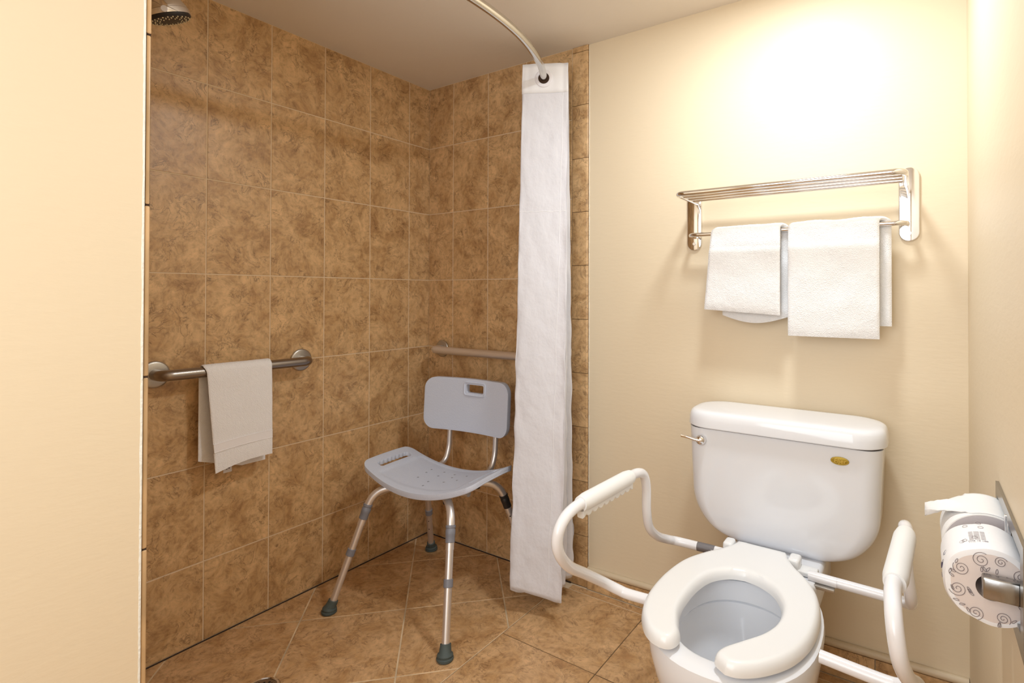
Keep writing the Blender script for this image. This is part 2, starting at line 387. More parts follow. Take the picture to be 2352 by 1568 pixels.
# partition beside the camera: painted face at x=0.767, its shower side tiled
bm = BM(); add_box(bm, -0.12, 0.767, -2.6, -1.3777, -0.05, H + 0.02, 0)
wp = struct(obj('wall_partition', bm, M['paint'], smooth=False))
bm = BM(); z = -0.05
for z1 in [0.046, 0.350, 0.6543, 0.9585, 1.2627, 1.567, 1.871, H]:
    add_box(bm, 0.0, 0.7655 + random.uniform(-.001, .0015), -1.3768, -1.3681, z + 0.001, z1 - 0.001, 0.0028, 3); z = z1
obj('tile_edge_strip', bm, M['tile_edge'], wp)
bm = BM(); add_box(bm, 0.0, 0.7640, -1.3776, -1.3690, 0, H); obj('adhesive_bed', bm, M['dark_gap'], wp, smooth=False)
bm = BM(); rw_ = []
for i in range(700):
    z = H * i / 699; wl_ = 0.0034 + 0.0016 * noise.noise(Vector((z * 14, 0, 0))) + 0.0008 * noise.noise(Vector((z * 90, 3, 0))); wr_ = 0.0006 + 0.0008 * noise.noise(Vector((z * 30, 9, 0)))
    rw_.append([bm.verts.new(p) for p in ((0.7668, -1.3777 - wl_, z), (0.7677, -1.3777 - wl_ * 0.7, z), (0.7677, -1.3777, z), (0.7655, -1.3777 + wr_, z))])
for r0_, r1_ in zip(rw_[:-1], rw_[1:]):
    for k in range(3): bm.faces.new([r0_[k], r0_[k + 1], r1_[k + 1], r1_[k]])
bmesh.ops.recalc_face_normals(bm, faces=bm.faces[:])
obj('paint_edge', bm, M['caulk'], wp)
bm = BM(); add_box(bm, -0.12, 2.14, -2.72, -2.6, -0.05, H + 0.02); struct(obj('wall_front', bm, M['paint'], smooth=False))
bm = BM(); add_box(bm, -0.12, 2.14, -2.72, 0.10, H, H + 0.1); struct(obj('ceiling', bm, M['ceil'], smooth=False))
# floor
bm = BM(); add_box(bm, -0.12, 2.14, -2.72, 0.10, -0.08, -0.0045)
fl = struct(obj('floor', bm, M['grout'], smooth=False))
FF = frame((0, 0, -0.0022), (1, 0, 0), (0, 1, 0), (0, 0, 1))
dp = []
e1 = (0.2425, 0.2435); e2 = (0.2425, -0.2435); o0 = (0.397, -0.474)
for i in range(-6, 7):
    for j in range(-6, 7):
        b0 = (o0[0] + e1[0] * i + e2[0] * j, o0[1] + e1[1] * i + e2[1] * j)
        P = [b0, (b0[0] + e2[0], b0[1] + e2[1]), (b0[0] + e1[0] + e2[0], b0[1] + e1[1] + e2[1]), (b0[0] + e1[0], b0[1] + e1[1])]
        P = clip_rect(P, 0.001, 0.767, YW, -0.006)
        if P: dp.append(P)
tiles('shower_floor_tiles', dp, FF, [M['floor_tile'], M['floor_grout']], fl, g=0.0026, back=[(0, 0.767, YW, 0)])
mx = [0.7675, 0.772 + 0.3435, 0.772 + 0.687, 0.772 + 1.0305, XR]; my = [-2.6, -2.105, -1.762, -1.419, -1.076, -0.7335, -0.3905, -0.0475]
mx = [x for x in mx]
tiles('main_floor_tiles', grid(mx, my), FF, [M['floor_tile'], M['dark_grout']], fl, g=0.0016, back=[(0.7672, XR, -2.6, -0.0475)])
tiles('floor_border_strip', grid([0.80, 1.115, 1.458, 1.80, XR], [-0.0465, -0.0135]), FF, [M['floor_tile'], M['grout']], fl, g=0.0014, back=[(0.7672, XR, -0.0475, 0)])
bm = BM(); add_box(bm, 0.0002, 0.0042, YW, -0.0075, -0.001, 0.0012); add_box(bm, 0.0042, 0.7895, -0.0118, -0.0075, -0.001, 0.0012)
obj('sealant_line', bm, M['dark_gap'], fl, smooth=False)
# skirting tiles and quarter round on the back wall
def zt(x): return 0.060 + (x - 0.862) * 0.024
bm = BM(); lay = bm.loops.layers.float_color.new('tv')
for x0, x1 in zip([0.862, 1.117, 1.459, 1.801], [1.117, 1.459, 1.801, XR - 0.0005]):
    v = [(x0 + .001, -0.0115, 0.0), (x1 - .001, -0.0115, 0.0), (x1 - .001, -0.0115, zt(x1)), (x0 + .001, -0.0115, zt(x0)), (x0 + .001, -0.0005, zt(x0)), (x1 - .001, -0.0005, zt(x1))]
    V = [bm.verts.new(p) for p in v]; F = [bm.faces.new(V[:4]), bm.faces.new([V[3], V[2], V[5], V[4]])]; c = (random.random(), random.random(), random.random(), 1)
    q = [bm.verts.new(p) for p in ((x0 + .001, -0.0115, 0), (x0 + .001, -0.0115, zt(x0)), (x0 + .001, -0.0005, zt(x0)), (x0 + .001, -0.0005, 0))]; F.append(bm.faces.new(q))
    for f in F:
        for lp in f.loops: lp[lay] = c
struct(obj('baseboard_back', bm, [M['tile']], smooth=False))
bm = BM(); P = []
for k in range(60):
    x = 0.864 + (XR - 0.002 - 0.864) * k / 59
    P.append((x, -0.006, zt(x) + 0.011 + 0.0008 * noise.noise(Vector((x * 9, 0, 0)))))
add_tube(bm, P, lambda t: 0.0105, 14)
struct(obj('trim_1', bm, M['trimpaint']))
# ------------------------------------------------------------------ grab bars
def grab_bar(label, p0, p1, outv, r, proj, fr, mat, mat2):
    p0, p1, outv = Vector(p0), Vector(p1), Vector(outv).normalized()
    t = thing('grab_bar', label, 'grab bar', p0, 0)
    a = Vector((0, 0, 0)); b = p1 - p0
    bm = BM(); add_tube(bm, fillet([a + outv * 0.004, a + outv * proj, b + outv * proj, b + outv * 0.004], 0.055, 14), r, 28); obj('bar', bm, mat, t)
    for q in (a, b):
        bm = BM(); add_lathe(bm, [(fr, 0.0), (fr, 0.004), (fr - 0.002, 0.0065), (fr - 0.006, 0.0075), (r + 0.002, 0.0085)], q, outv, 48)
        obj('wall_flange', bm, mat2, t)
    return t
grab_bar('brushed steel grab bar on the left tiled wall, a white washcloth hung over it', (0.0004, -1.0874, 0.8629), (0.0004, -0.6295, 0.8610), (1, 0, 0), 0.0165, 0.062, 0.040, M['steel'], M['steel_light'])
grab_bar('steel grab bar on the back tiled wall above the shower chair, running behind the curtain', (0.0930, -0.0080, 0.8560), (0.700, -0.0080, 0.8560), (0, -1, 0), 0.0165, 0.060, 0.038, M['alu'], M['steel_light'])
# ------------------------------------------------------------------ cloth draped over a bar
def drape(path, th, width, x_of, nw=60, amp=0.0016, sc=28, skew=None, seed=0.0):
    """path: list of (d,z) centreline going front bottom -> over the bar -> back bottom; x_of(t,u)->along-bar coordinate"""
    pts = [Vector((p[0], p[1])) for p in path]; N = len(pts); bm = BM(); rings = []
    for i in range(N):
        t = pts[min(i + 1, N - 1)] - pts[max(i - 1, 0)]; t.normalize(); nn = Vector((-t.y, t.x)); row = []
        u = i / (N - 1)
        for s in (1, -1):
            cols = []
            for k in range(nw + 1):
                w_ = k / nw; edge = min(w_, 1 - w_) * width
                hth = th * 0.5 * min(1, math.sqrt(max(edge, 0.0) / (th * 0.6) + 0.08)); eu = min(i, N - 1 - i)
                if eu < 3: hth *= (0.35, 0.72, 0.92)[eu]
                c = pts[i] + nn * s * hth; xx = x_of(w_, u)
                nv = noise.noise(Vector((xx * sc + seed, c.x * sc, c.y * sc))) * amp + noise.noise(Vector((xx * 160, c.x * 160 + seed, c.y * 160))) * amp * 0.35
                c = c + nn * s * nv; zz = c.y + (skew(w_, u) if skew else 0)
                cols.append((xx, c.x, zz))
            row.append(cols)
        rings.append(row[0] + row[1][::-1])
    return loft_xyz(bm, rings)
def loft_xyz(bm, rings): loft(bm, [[Vector(p) for p in r] for r in rings], True, True); return bm
# washcloth on left bar (bar centre x=.062,z=.862, along y)
def arc_path(zb_front, zb_back, bc, bz, rr, n=22, nf=26, ff=None, fb=None):
    P = []
    for k in range(nf): 
        z = zb_front + (bz - zb_front) * k / nf; P.append((bc + rr + (ff(z) if ff else 0), z))
    for k in range(n + 1):
        a = PI * k / n; P.append((bc + rr * math.cos(a), bz + rr * math.sin(a)))
    for k in range(1, nf + 1):
        z = bz + (zb_back - bz) * k / nf; P.append((bc - rr - (fb(z) if fb else 0), z))
    return P
tw = thing('washcloth', 'small white terry washcloth with woven border hanging over the left-wall grab bar', 'washcloth', (0.062, -0.87, 0.862))
def wx(w_, u):
    y = -0.985 + 0.206 * w_
    if u < 0.45: y += 0.030 * (1 - u / 0.45) * (1 - w_) - 0.001
    return y
def wskew(w_, u):
    if u < 0.4: return (0.4 - u) / 0.4 * (-0.012 + 0.020 * w_ + 0.008 * math.sin(w_ * PI))
    if u > 0.62: return (u - 0.62) / 0.38 * (0.03 - 0.045 * min(1, w_ * 1.6))
    return 0
P = arc_path(0.560, 0.555, 0.062, 0.862, 0.0205, ff=lambda z: 0.006 * (0.862 - z) / 0.3, fb=lambda z: 0.0)
bm = drape(P, 0.0055, 0.2, wx, 90, 0.0014, 22, wskew)
for v in bm.verts:
    x, d, z = v.co; v.co = Vector((d - 0.062, x + 0.87, z - 0.862))
bmesh.ops.recalc_face_normals(bm, faces=bm.faces[:]); obj('cloth', bm, M['terry'], tw)
bm = BM()   # flat woven border band
rows = []
def bandpt(z, w_, h): return (0.0205 + h + 0.006 * (0.862 - z) / 0.3, (-0.9835 + 0.2025 * w_ + 0.030 * (0.862 - z) / 0.31 * (1 - w_)) + 0.87, z - 0.862 - 0.010 * (1 - w_) + 0.003 * math.sin(w_ * PI))
for z, h in ((0.6215, 0.0022), (0.6220, 0.0046), (0.6240, 0.0046), (0.6245, 0.0040), (0.6460, 0.0040), (0.6465, 0.0046), (0.6485, 0.0046), (0.6490, 0.0022)):
    rows.append([bm.verts.new(bandpt(z, k / 30, h)) for k in range(31)])
for r0_, r1_ in zip(rows[:-1], rows[1:]):
    for k in range(30): bm.faces.new([r0_[k], r0_[k + 1], r1_[k + 1], r1_[k]])
for f in bm.faces:
    f.normal_update()
    if f.normal.x < 0: f.normal_flip()
obj('woven_border', bm, simple('woven_band', srgb(246, 244, 249), 0.85, bump=0.3, bscale=700), tw)
bm = BM(); add_box(bm, -0.0125, -0.0115, -0.046, -0.020, -0.331, -0.300, 0.0003, 1); o = obj('care_label', bm, M['label'], tw); o['label'] = 'white care label with dark print'
bm = BM(); r_ = random.Random(3)
for k in range(26):
    y = r_.uniform(-0.044, -0.026); z = r_.uniform(-0.322, -0.303); add_box(bm, -0.0115, -0.0112, y, y + r_.uniform(0.001, 0.006), z, z + 0.0014)
obj('care_label_print', bm, M['ink'], o, smooth=False)
# ------------------------------------------------------------------ shower chair
sc = thing('shower_chair', 'grey plastic shower chair with splayed aluminium legs standing in the tiled shower corner', 'chair', (0.4252, -0.353, 0), math.radians(5.48))
ZE = 0.4827
def seat_z(x, y):  # saddle: low in the middle, high at the sides
    return 0.4310 + (ZE - 0.4310) * min(1.15, abs(x) / 0.245) ** 2.0 - 0.010 * (abs(y) / 0.15) ** 3
def outline_mesh(outer, holes, th, zf, sub=0.010, edge=0.004, dep=None):
    """triangulated plate following height function zf, with rounded rim and through holes"""
    b = bmesh.new(); loops = [outer] + holes; E = []
    for L in loops:
        vv = [b.verts.new((x, y, 0)) for x, y in L]
        for i in range(len(vv)): E.append(b.edges.new((vv[i], vv[(i + 1) % len(vv)])))
    bmesh.ops.triangle_fill(b, use_beauty=True, use_dissolve=False, edges=E)
    # refine
    x0 = min(p[0] for p in outer); x1 = max(p[0] for p in outer); y0 = min(p[1] for p in outer); y1 = max(p[1] for p in outer)
    k = x0 + sub
    while k < x1: bmesh.ops.bisect_plane(b, geom=b.verts[:] + b.edges[:] + b.faces[:], plane_co=(k, 0, 0), plane_no=(1, 0, 0)); k += sub
    k = y0 + sub
    while k < y1: bmesh.ops.bisect_plane(b, geom=b.verts[:] + b.edges[:] + b.faces[:], plane_co=(0, k, 0), plane_no=(0, 1, 0)); k += sub
    bmesh.ops.remove_doubles(b, verts=b.verts[:], dist=1e-5)
    bmesh.ops.recalc_face_normals(b, faces=b.faces[:])
    if b.faces[0].normal.z < 0: bmesh.ops.reverse_faces(b, faces=b.faces[:])
    top = list(b.faces); r = bmesh.ops.extrude_face_region(b, geom=top)
    vv = [e for e in r['geom'] if isinstance(e, bmesh.types.BMVert)]; vset = set(vv)
    for v in vv: v.co.z += th
    bmesh.ops.recalc_face_normals(b, faces=b.faces[:])
    es = [e for e in b.edges if len(e.link_faces) == 2 and abs(e.link_faces[0].normal.z - e.link_faces[1].normal.z) > 0.5 and abs(e.verts[0].co.z - e.verts[1].co.z) < 1e-6]
    bmesh.ops.bevel(b, geom=es, offset=edge, segments=3, affect='EDGES', profile=0.5, clamp_overlap=True)
    for v in b.verts:
        d = dep(v.co.x, v.co.y) if (dep and v.co.z > th * 0.6) else 0
        v.co.z = v.co.z + zf(v.co.x, v.co.y) - d
    return b
so = []
for x, y in rrect(0.256, 0.124, 0.030, 10):
    so.append((x, y))
def dens(P, step=0.012):
    out = []
    for i in range(len(P)):
        a, b = P[i], P[(i + 1) % len(P)]; n = max(1, int(math.hypot(b[0] - a[0], b[1] - a[1]) / step))
        for k in range(n): out.append((a[0] + (b[0] - a[0]) * k / n, a[1] + (b[1] - a[1]) * k / n))
    return out
so = [(x * (1 - 0.0 * y), y - (0.022 * (1 - (x / 0.256) ** 2) if y < 0 else 0.010 * -(1 - (x / 0.256) ** 2)) * min(1, abs(y) / 0.09)) for x, y in dens(so)]
def slot(cx, cy, hw, hh, r, n=5): return [(cx + x, cy + y) for x, y in rrect(hw, hh, r, n)][::-1]
drain = [(-0.075, 0.052), (-0.02, 0.062), (0.035, 0.055), (-0.07, 0.018), (-0.012, 0.018), (0.05, 0.022), (-0.062, -0.035), (-0.004, -0.045), (0.055, -0.030), (0.10, 0.045), (0.095, -0.005), (0.005, -0.082)]
def wave_slot(sx):
    P = dens([(x, y) for x, y in rrect(0.0145, 0.080, 0.012, 5)], 0.0035); out = []
    for x, y in P:
        if x > 0.011 and abs(y) < 0.070: x -= 0.0028 * (0.5 - 0.5 * math.cos(y / 0.020 * 2 * PI))
        out.append((sx * (0.2120 + x), y))
    return out if sx < 0 else out[::-1]
holes = [wave_slot(-1), wave_slot(1)]
def seat_dep(x, y):
    e = max(abs(x) / 0.178, abs(y) / 0.112); d = 0.003 if e < 0.96 else (0.003 * (1.03 - e) / 0.07 if e < 1.03 else 0)
    return d
bm = outline_mesh(so, holes, 0.015, lambda x, y: seat_z(x, y) - 0.015, 0.0075, 0.005, seat_dep)
obj('seat', bm, M['greyplastic'], sc)
for q in drain:
    bm = BM(); add_lathe(bm, [(0.0042, 0), (0.0042, 0.0006)], (q[0], q[1], seat_z(*q) - 0.0032), (0, 0, 1), 12); obj('drain_hole', bm, M['drainhole'], sc)
bm = BM()
P = [Vector((x * 1.0, y * 1.0, seat_z(x, y) - 0.0165)) for x, y in so]
add_tube(bm, [Vector((p.x * 0.982, p.y * 0.965, p.z)) for p in P], 0.0052, 8, closed=True)
obj('seat_lower_rim', bm, M['greyplastic'], sc)
# backrest: plate in local xz, slightly curved
bo = [(x, y) for x, y in rrect(0.204, 0.1035, 0.045, 8)]
bh = [slot(0.030, 0.066, 0.043, 0.0165, 0.007)]
bm = outline_mesh(bo, bh, 0.022, lambda x, y: 0.026 * (x / 0.2) ** 2, 0.009, 0.006,
                  lambda x, y: 0)
for v in bm.verts:
    x, y, z = v.co; v.co = Vector((x, 0.202 - z + 0.02 * (y / 0.108) * 0.35, 0.6610 + y))
bmesh.ops.recalc_face_normals(bm, faces=bm.faces[:])
obj('backrest', bm, M['greyplastic'], sc)
bm = BM()   # raised rim around the hand hole and the panel
L = [(0.030 + x, 0.066 + y) for x, y in rrect(0.052, 0.025, 0.010, 5)]
add_tube(bm, [Vector((x, 0.202 - 0.022 - 0.026 * (x / 0.2) ** 2 + 0.007 * y / 0.108, 0.6610 + y)) for x, y in L], 0.0035, 8, closed=True)
obj('handle_rim', bm, M['greyplastic'], sc)
bm = BM()   # pad edge line
for s in (-1, 1):
    pass
for sx in (-1, 1):
    bm = BM()
    P = fillet([(sx * 0.114, 0.214, 0.66), (sx * 0.114, 0.203, 0.475), (sx * 0.114, 0.178, 0.425), (sx * 0.114, 0.06, 0.405)], 0.045, 10)
    add_tube(bm, P, 0.0108, 18); o = obj('backrest_upright', bm, M['alu'], sc)
    bm = BM(); add_tube(bm, [(sx * 0.114, 0.2104, 0.60), (sx * 0.114, 0.2075, 0.548)], 0.0118, 18); obj('sleeve', bm, M['alu'], o)
FX, FY, BX, BY, ZB = 0.2573, 0.2602, 0.1782, 0.1363, 0.4001
for sx in (-1, 1):
    for sy in (-1, 1):
        foot = Vector((sx * FX, sy * FY, 0.0)); bend = Vector((sx * BX, sy * BY, ZB)); d = (bend - foot).normalized()
        inner = Vector((sx * 0.05, sy * 0.038, 0.405))
        bm = BM(); mid = foot + d * 0.30
        add_tube(bm, fillet([inner, bend, mid], 0.060, 14), 0.0135, 22)
        leg = obj('leg', bm, M['alu'], sc)
        bm = BM(); add_tube(bm, [mid + d * 0.03, foot + d * 0.02], 0.0122, 22); obj('leg_extension', bm, M['alu'], leg)
        c0 = foot + d * 0.335
        bm = BM(); add_lathe(bm, [(0.0138, -0.014), (0.0152, -0.013), (0.0152, 0.008), (0.0160, 0.010), (0.0160, 0.024), (0.0145, 0.026), (0.0145, 0.029), (0.0162, 0.031), (0.0162, 0.038), (0.0138, 0.0385)], c0, d, 26)
        o = obj('leg_collar', bm, M['greyplastic_smooth'] if sy < 0 else M['black'], leg)
        bm = BM(); add_lathe(bm, [(0.0136, -0.012), (0.0150, -0.011), (0.0150, 0.011), (0.0136, 0.012)], foot + d * 0.205, d, 24); obj('leg_band', bm, M['greyplastic_smooth'], leg)
        bm = BM(); add_lathe(bm, [(0.0235, 0.0), (0.0258, 0.0025), (0.0258, 0.0075), (0.0232, 0.0090), (0.0232, 0.0125), (0.0245, 0.0140), (0.0235, 0.0170), (0.0188, 0.0200), (0.0172, 0.034), (0.0166, 0.0415), (0.0135, 0.042)], (0, 0, 0), (0, 0, 1), 30)
        q = Vector((0, 0, 1)).rotation_difference(d)
        for v in bm.verts:
            k = v.co.z / 0.042; vv = v.co.copy(); rot = q.to_matrix() @ vv; v.co = foot + vv.lerp(rot, min(1, k * 1.2)); v.co.z = max(v.co.z, 0.0003)
        obj('rubber_foot', bm, M['rubber'], leg)
        if sy > 0:
            side = d.cross(Vector((0, 0, 1))).normalized(); fr_ = side.cross(d).normalized(); 
            for k in range(4): bm = BM(); add_lathe(bm, [(0.0028, 0), (0.0028, 0.0012)], foot + d * (0.12 + 0.042 * k + (0.04 if k == 3 else 0)) + Vector((0.45, -0.89, 0)).normalized() * 0.0117, (0.45, -0.89, 0), 10); obj('adjustment_hole', bm, M['black'], leg)
bm = BM()
for sx in (-1, 1): add_tube(bm, [(sx * 0.06, sx * 0.045, 0.405), (-sx * 0.06, -sx * 0.045, 0.405)], 0.013, 18)
add_tube(bm, [(-0.16, -0.02, 0.404), (0.16, -0.02, 0.404)], 0.011, 16)
obj('cross_brace', bm, M['alu'], sc)
for sx in (-1, 1):
    for sy in (-1, 1):
        bm = BM(); add_lathe(bm, [(0.012, -0.010), (0.014, 0.0), (0.012, 0.012)], (sx * 0.115, sy * 0.085, 0.394), (0, 0, 1), 16); obj('mounting_knob', bm, M['black'], sc)
# ------------------------------------------------------------------ shower head
HX = 0.38
sh = thing('shower_head', 'chrome shower head with pale nozzles high up at the left edge of the shower', 'shower head', (HX, YW, 1.93))
hp = Vector((0.0, 0.165, -0.14)); ax = Vector((0.006, 0.42, -1)).normalized()
bm = BM(); add_tube(bm, catmull([(0, 0.0, 0.03), (0, 0.06, 0.035), (0, 0.12, 0.0), (0, 0.150, -0.060), (0, 0.158, -0.085)], 8), 0.0105, 20)
add_lathe(bm, [(0.028, 0.0), (0.028, 0.004), (0.012, 0.010)], (0, 0.001, 0.03), (0, 1, 0), 28); obj('arm', bm, M['chrome'], sh)
bm = BM(); add_lathe(bm, [(0.013, -0.085), (0.018, -0.075), (0.019, -0.060), (0.024, -0.050), (0.038, -0.022), (0.0445, -0.008), (0.0455, -0.003), (0.0445, -0.0022), (0.0465, -0.0015), (0.0475, 0.006), (0.0470, 0.0105), (0.0455, 0.011)], hp, ax, 40); obj('head_shell', bm, M['chrome'], sh)
bm = BM(); add_lathe(bm, [(0.0460, 0.0095), (0.0460, 0.0150), (0.042, 0.019), (0.020, 0.021)], hp, ax, 40); hf = obj('spray_face', bm, M['black'], sh)
u_ = ax.cross(Vector((0, 0, 1))).normalized(); v_ = ax.cross(u_); bm = BM()
for rr, n in ((0.0405, 24), (0.0330, 18), (0.024, 12)):
    for k in range(n):
        a = 2 * PI * k / n; add_lathe(bm, [(0.0016, 0), (0.0013, 0.0030)], hp + ax * (0.0185 if rr > 0.035 else 0.0198) + u_ * math.cos(a) * rr + v_ * math.sin(a) * rr, ax, 8)
obj('nozzles', bm, simple('pale_nozzle', srgb(214, 196, 160), 0.5), hf)
bm = BM(); d0 = Vector((0.84, -0.54, 0)); d0 = (d0 - ax * d0.dot(ax)).normalized()
add_lathe(bm, [(0.0075, 0), (0.0065, 0.0015)], hp + ax * 0.003 + d0 * 0.0468, d0, 16); o = obj('spray_button', bm, M['label'], sh)
# ------------------------------------------------------------------ curtain rod + curtain
RZ = 1.900
rodp = catmull([(0.655, -0.001, RZ), (0.692, -0.055, RZ), (0.743, -0.129, RZ), (0.825, -0.276, RZ), (0.888, -0.47, RZ), (0.908, -0.684, RZ), (0.888, -0.90, RZ), (0.825, -1.092, RZ), (0.743, -1.239, RZ), (0.665, -1.3672, RZ)], 14)
rod = thing('curtain_rod', 'curved chrome shower curtain rod running just under the ceiling', 'curtain rod', (0.655, 0, RZ))
bm = BM(); add_tube(bm, [p - Vector((0.655, 0, RZ)) for p in rodp], 0.0125, 24); obj('rod', bm, M['rodmetal'], rod)
for p, nrm_ in ((Vector((0, -0.0075, 0)), (0, -1, 0)), (Vector((0.01, -1.3672, 0)), (0, 1, 0))):
    bm = BM(); add_lathe(bm, [(0.034, 0), (0.034, 0.005), (0.02, 0.016), (0.0145, 0.020)], p, nrm_, 32); obj('rod_flange', bm, M['rodmetal'], rod)
cu = thing('shower_curtain', 'white fabric shower curtain bunched to one side, hanging from the curved rod', 'curtain', (0.72, -0.10, 0))
def arc(s):   # point and tangent on the rod at arc length s from the back wall
    L = 0
    for a, b in zip(rodp[:-1], rodp[1:]):
        d = (b - a).length
        if L + d >= s: return a.lerp(b, (s - L) / d), (b - a).normalized()
        L += d
NP = 8; ZTOP = 1.955; ZBOT = 0.075
def fold_pt(q, z):
    """q in 0..NP panels; panels swing across the rod; q=NP is the panel nearest the camera"""
    k = max(0.0, (ZTOP - z) / (ZTOP - ZBOT))
    s = 0.030 + (q / NP) * (0.150 + 0.150 * k ** 1.3)
    p, t = arc(max(0.004, s)); n = Vector((t.y, -t.x, 0)); n = n if n.x < 0 else -n   # n points into the shower
    # bottom drifts: folds hang a little toward the room
    ph = q * PI; w_ = -math.cos(ph)
    sh_ = math.copysign(abs(w_) ** 0.75, w_)
    half = 0.086 + 0.012 * k
    off = sh_ * half * (1 - 0.10 * math.sin(q * 2.3) ** 2) 
    jit = 0.010 * k * noise.noise(Vector((q * 2.1, z * 2.2, 3.1))) + 0.004 * noise.noise(Vector((q * 7, z * 9, 1.1)))
    p2 = p + n * (off - 0.006 + 0.020 * k - 0.055 * k * (1 - q / NP)) + t * jit
    return p2
COLS = NP * 18; RWS = 150
bm = BM(); G = []
zs = [ZTOP - (ZTOP - ZBOT) * j / RWS for j in range(RWS + 1)]
for j, z in enumerate(zs):
    row = []
    for i in range(COLS + 1):
        q = NP * i / COLS; p = fold_pt(q, z); k = (ZTOP - z) / (ZTOP - ZBOT)
        zz = z + (0.016 * (1 - q / NP) + 0.008 * noise.noise(Vector((q * 1.7, 0, 5)))) * k ** 6 + 0.010 * math.sin(q * 5.3 + 1.0) * k ** 8
        wr = 0.0042 * noise.noise(Vector((p.x * 22 + z * 13, p.y * 22, z * 8))) * (0.2 + 0.8 * k)
        row.append(bm.verts.new((p.x + wr - 0.72, p.y + wr + 0.10, zz)))
    G.append(row)
for j in range(RWS):
    for i in range(COLS):
        bm.faces.new([G[j][i], G[j][i + 1], G[j + 1][i + 1], G[j + 1][i]])
cl = obj('curtain_cloth', bm, M['curtain'], cu)
md = cl.modifiers.new('thickness', 'SOLIDIFY'); md.thickness = 0.0012
CO = Vector((0.72, -0.10, 0))
def cpt(q, z, h=0.0):
    a = fold_pt(q - 0.01, z); b = fold_pt(q + 0.01, z); t = (b - a).normalized(); n = Vector((-t.y, t.x, 0))
    if n.dot(Vector(CAM) - a) < 0: n = -n
    k = (ZTOP - z) / (ZTOP - ZBOT); p = (a + b) / 2
    wr = 0.0042 * noise.noise(Vector((p.x * 22 + z * 13, p.y * 22, z * 8))) * (0.2 + 0.8 * k)
    return Vector((p.x + wr, p.y + wr, z)) + n * h - CO
bm = BM()
rows = []
for z in [ZTOP + 0.001 - 0.110 * j / 6 for j in range(7)]:
    rows.append([bm.verts.new(cpt(NP - 1.03 + 1.02 * i / 40, z, 0.0016)) for i in range(41)])
for j in range(6):
    for i in range(40): bm.faces.new([rows[j][i], rows[j][i + 1], rows[j + 1][i + 1], rows[j + 1][i]])
hb = obj('header_band', bm, M['header'], cu); hb.modifiers.new('thickness', 'SOLIDIFY').thickness = 0.0008
bm = BM()
add_tube(bm, [cpt(NP - 0.99 + 0.97 * i / 40, 1.405 + 0.001 * math.sin(i), 0.0008) for i in range(41)], 0.0013, 6)
obj('cross_seam', bm, M['header'], cu)
bm = BM(); qs = NP - 0.22
P_ = [cpt(qs - 0.16 * ((ZTOP - z) / 1.9), z, 0.0010 + 0.0007 * (i % 2)) for i, z in enumerate([ZTOP - 0.004 - 0.0065 * i for i in range(286)])]
add_tube(bm, P_, 0.0009, 5); obj('side_seam', bm, M['header'], cu)
for i in range(NP):
    q = i + 0.5; c = fold_pt(q, RZ); a = fold_pt(q - 0.05, RZ); b = fold_pt(q + 0.05, RZ); dirn = (b - a).normalized(); ax = Vector((-dirn.y, dirn.x, 0))
    s_ = 0.030 + (q / NP) * 0.155; rp, rt_ = arc(s_)
    bm = BM(); add_lathe(bm, [(0.0215, -0.0030), (0.0300, -0.0032), (0.0325, -0.0018), (0.0335, 0.0), (0.0325, 0.0018), (0.0300, 0.0032), (0.0215, 0.0030)], rp - CO, ax, 36)
    add_lathe(bm, [(0.0205, -0.0036), (0.0205, 0.0036)], rp - CO, ax, 32, mi=1)  # dark disc paints in the shadow inside the grommet hole
    obj('grommet', bm, [M['grommet'], M['dark_gap']], cu)
# ------------------------------------------------------------------ floor drain
dr = thing('floor_drain', 'round metal floor drain just showing at the bottom of the shower floor', 'drain', (0.372, -0.962, 0))
bm = BM(); add_lathe(bm, [(0.050, 0.0), (0.050, 0.003), (0.047, 0.0045), (0.043, 0.003), (0.043, 0.001)], (0, 0, 0), (0, 0, 1), 40); obj('drain_rim', bm, M['chrome'], dr)
bm = BM(); add_lathe(bm, [(0.042, 0.0002), (0.042, 0.0022)], (0, 0, 0), (0, 0, 1), 36)
g_ = obj('drain_grate', bm, M['steel'], dr)
bm = BM()
for i in range(-3, 4):
    for j in range(-3, 4):
        if i * i + j * j < 11: add_lathe(bm, [(0.0035, 0.0022), (0.0035, 0.0026)], (i * 0.010, j * 0.010, 0), (0, 0, 1), 10)
obj('grate_holes', bm, M['black'], g_)
# ------------------------------------------------------------------ towel rack
rk = thing('towel_rack', 'chrome towel shelf with a lower bar mounted on the cream wall above the toilet tank', 'towel rack', (1.58, 0, 1.25))
RO = Vector((1.58, 0, 1.25))
for x, nm in ((1.277, 'l'), (1.886, 'r')):
    bm = BM(); add_prism(bm, [(a, b) for a, b in rrect(0.0245, 0.1015, 0.0240, 8)], 0.0002, 0.0085, 0.0022, frame((x - RO.x, 0, 1.3540 - RO.z), (1, 0, 0), (0, 0, 1), (0, -1, 0)), seg=3)
    bmesh.ops.recalc_face_normals(bm, faces=bm.faces[:]); pl = obj('wall_plate', bm, M['chrome'], rk)
    bm = BM(); add_lathe(bm, [(0.0055, 0.0084), (0.0055, 0.0098), (0.0048, 0.0108), (0.0022, 0.0108), (0.0018, 0.0092)], (x - RO.x, 0, 1.2745 - RO.z), (0, -1, 0), 20); obj('screw', bm, M['chrome'], pl)
bm = BM(); ZT = 1.4125
xl, xr_ = 1.2850, 1.8790
add_tube(bm, [Vector(p) - RO for p in fillet([(xl, -0.006, ZT), (xl, -0.190, ZT), (xr_, -0.190, ZT), (xr_, -0.006, ZT)], 0.028, 12)], 0.0080, 20); obj('shelf_frame', bm, M['chrome'], rk)
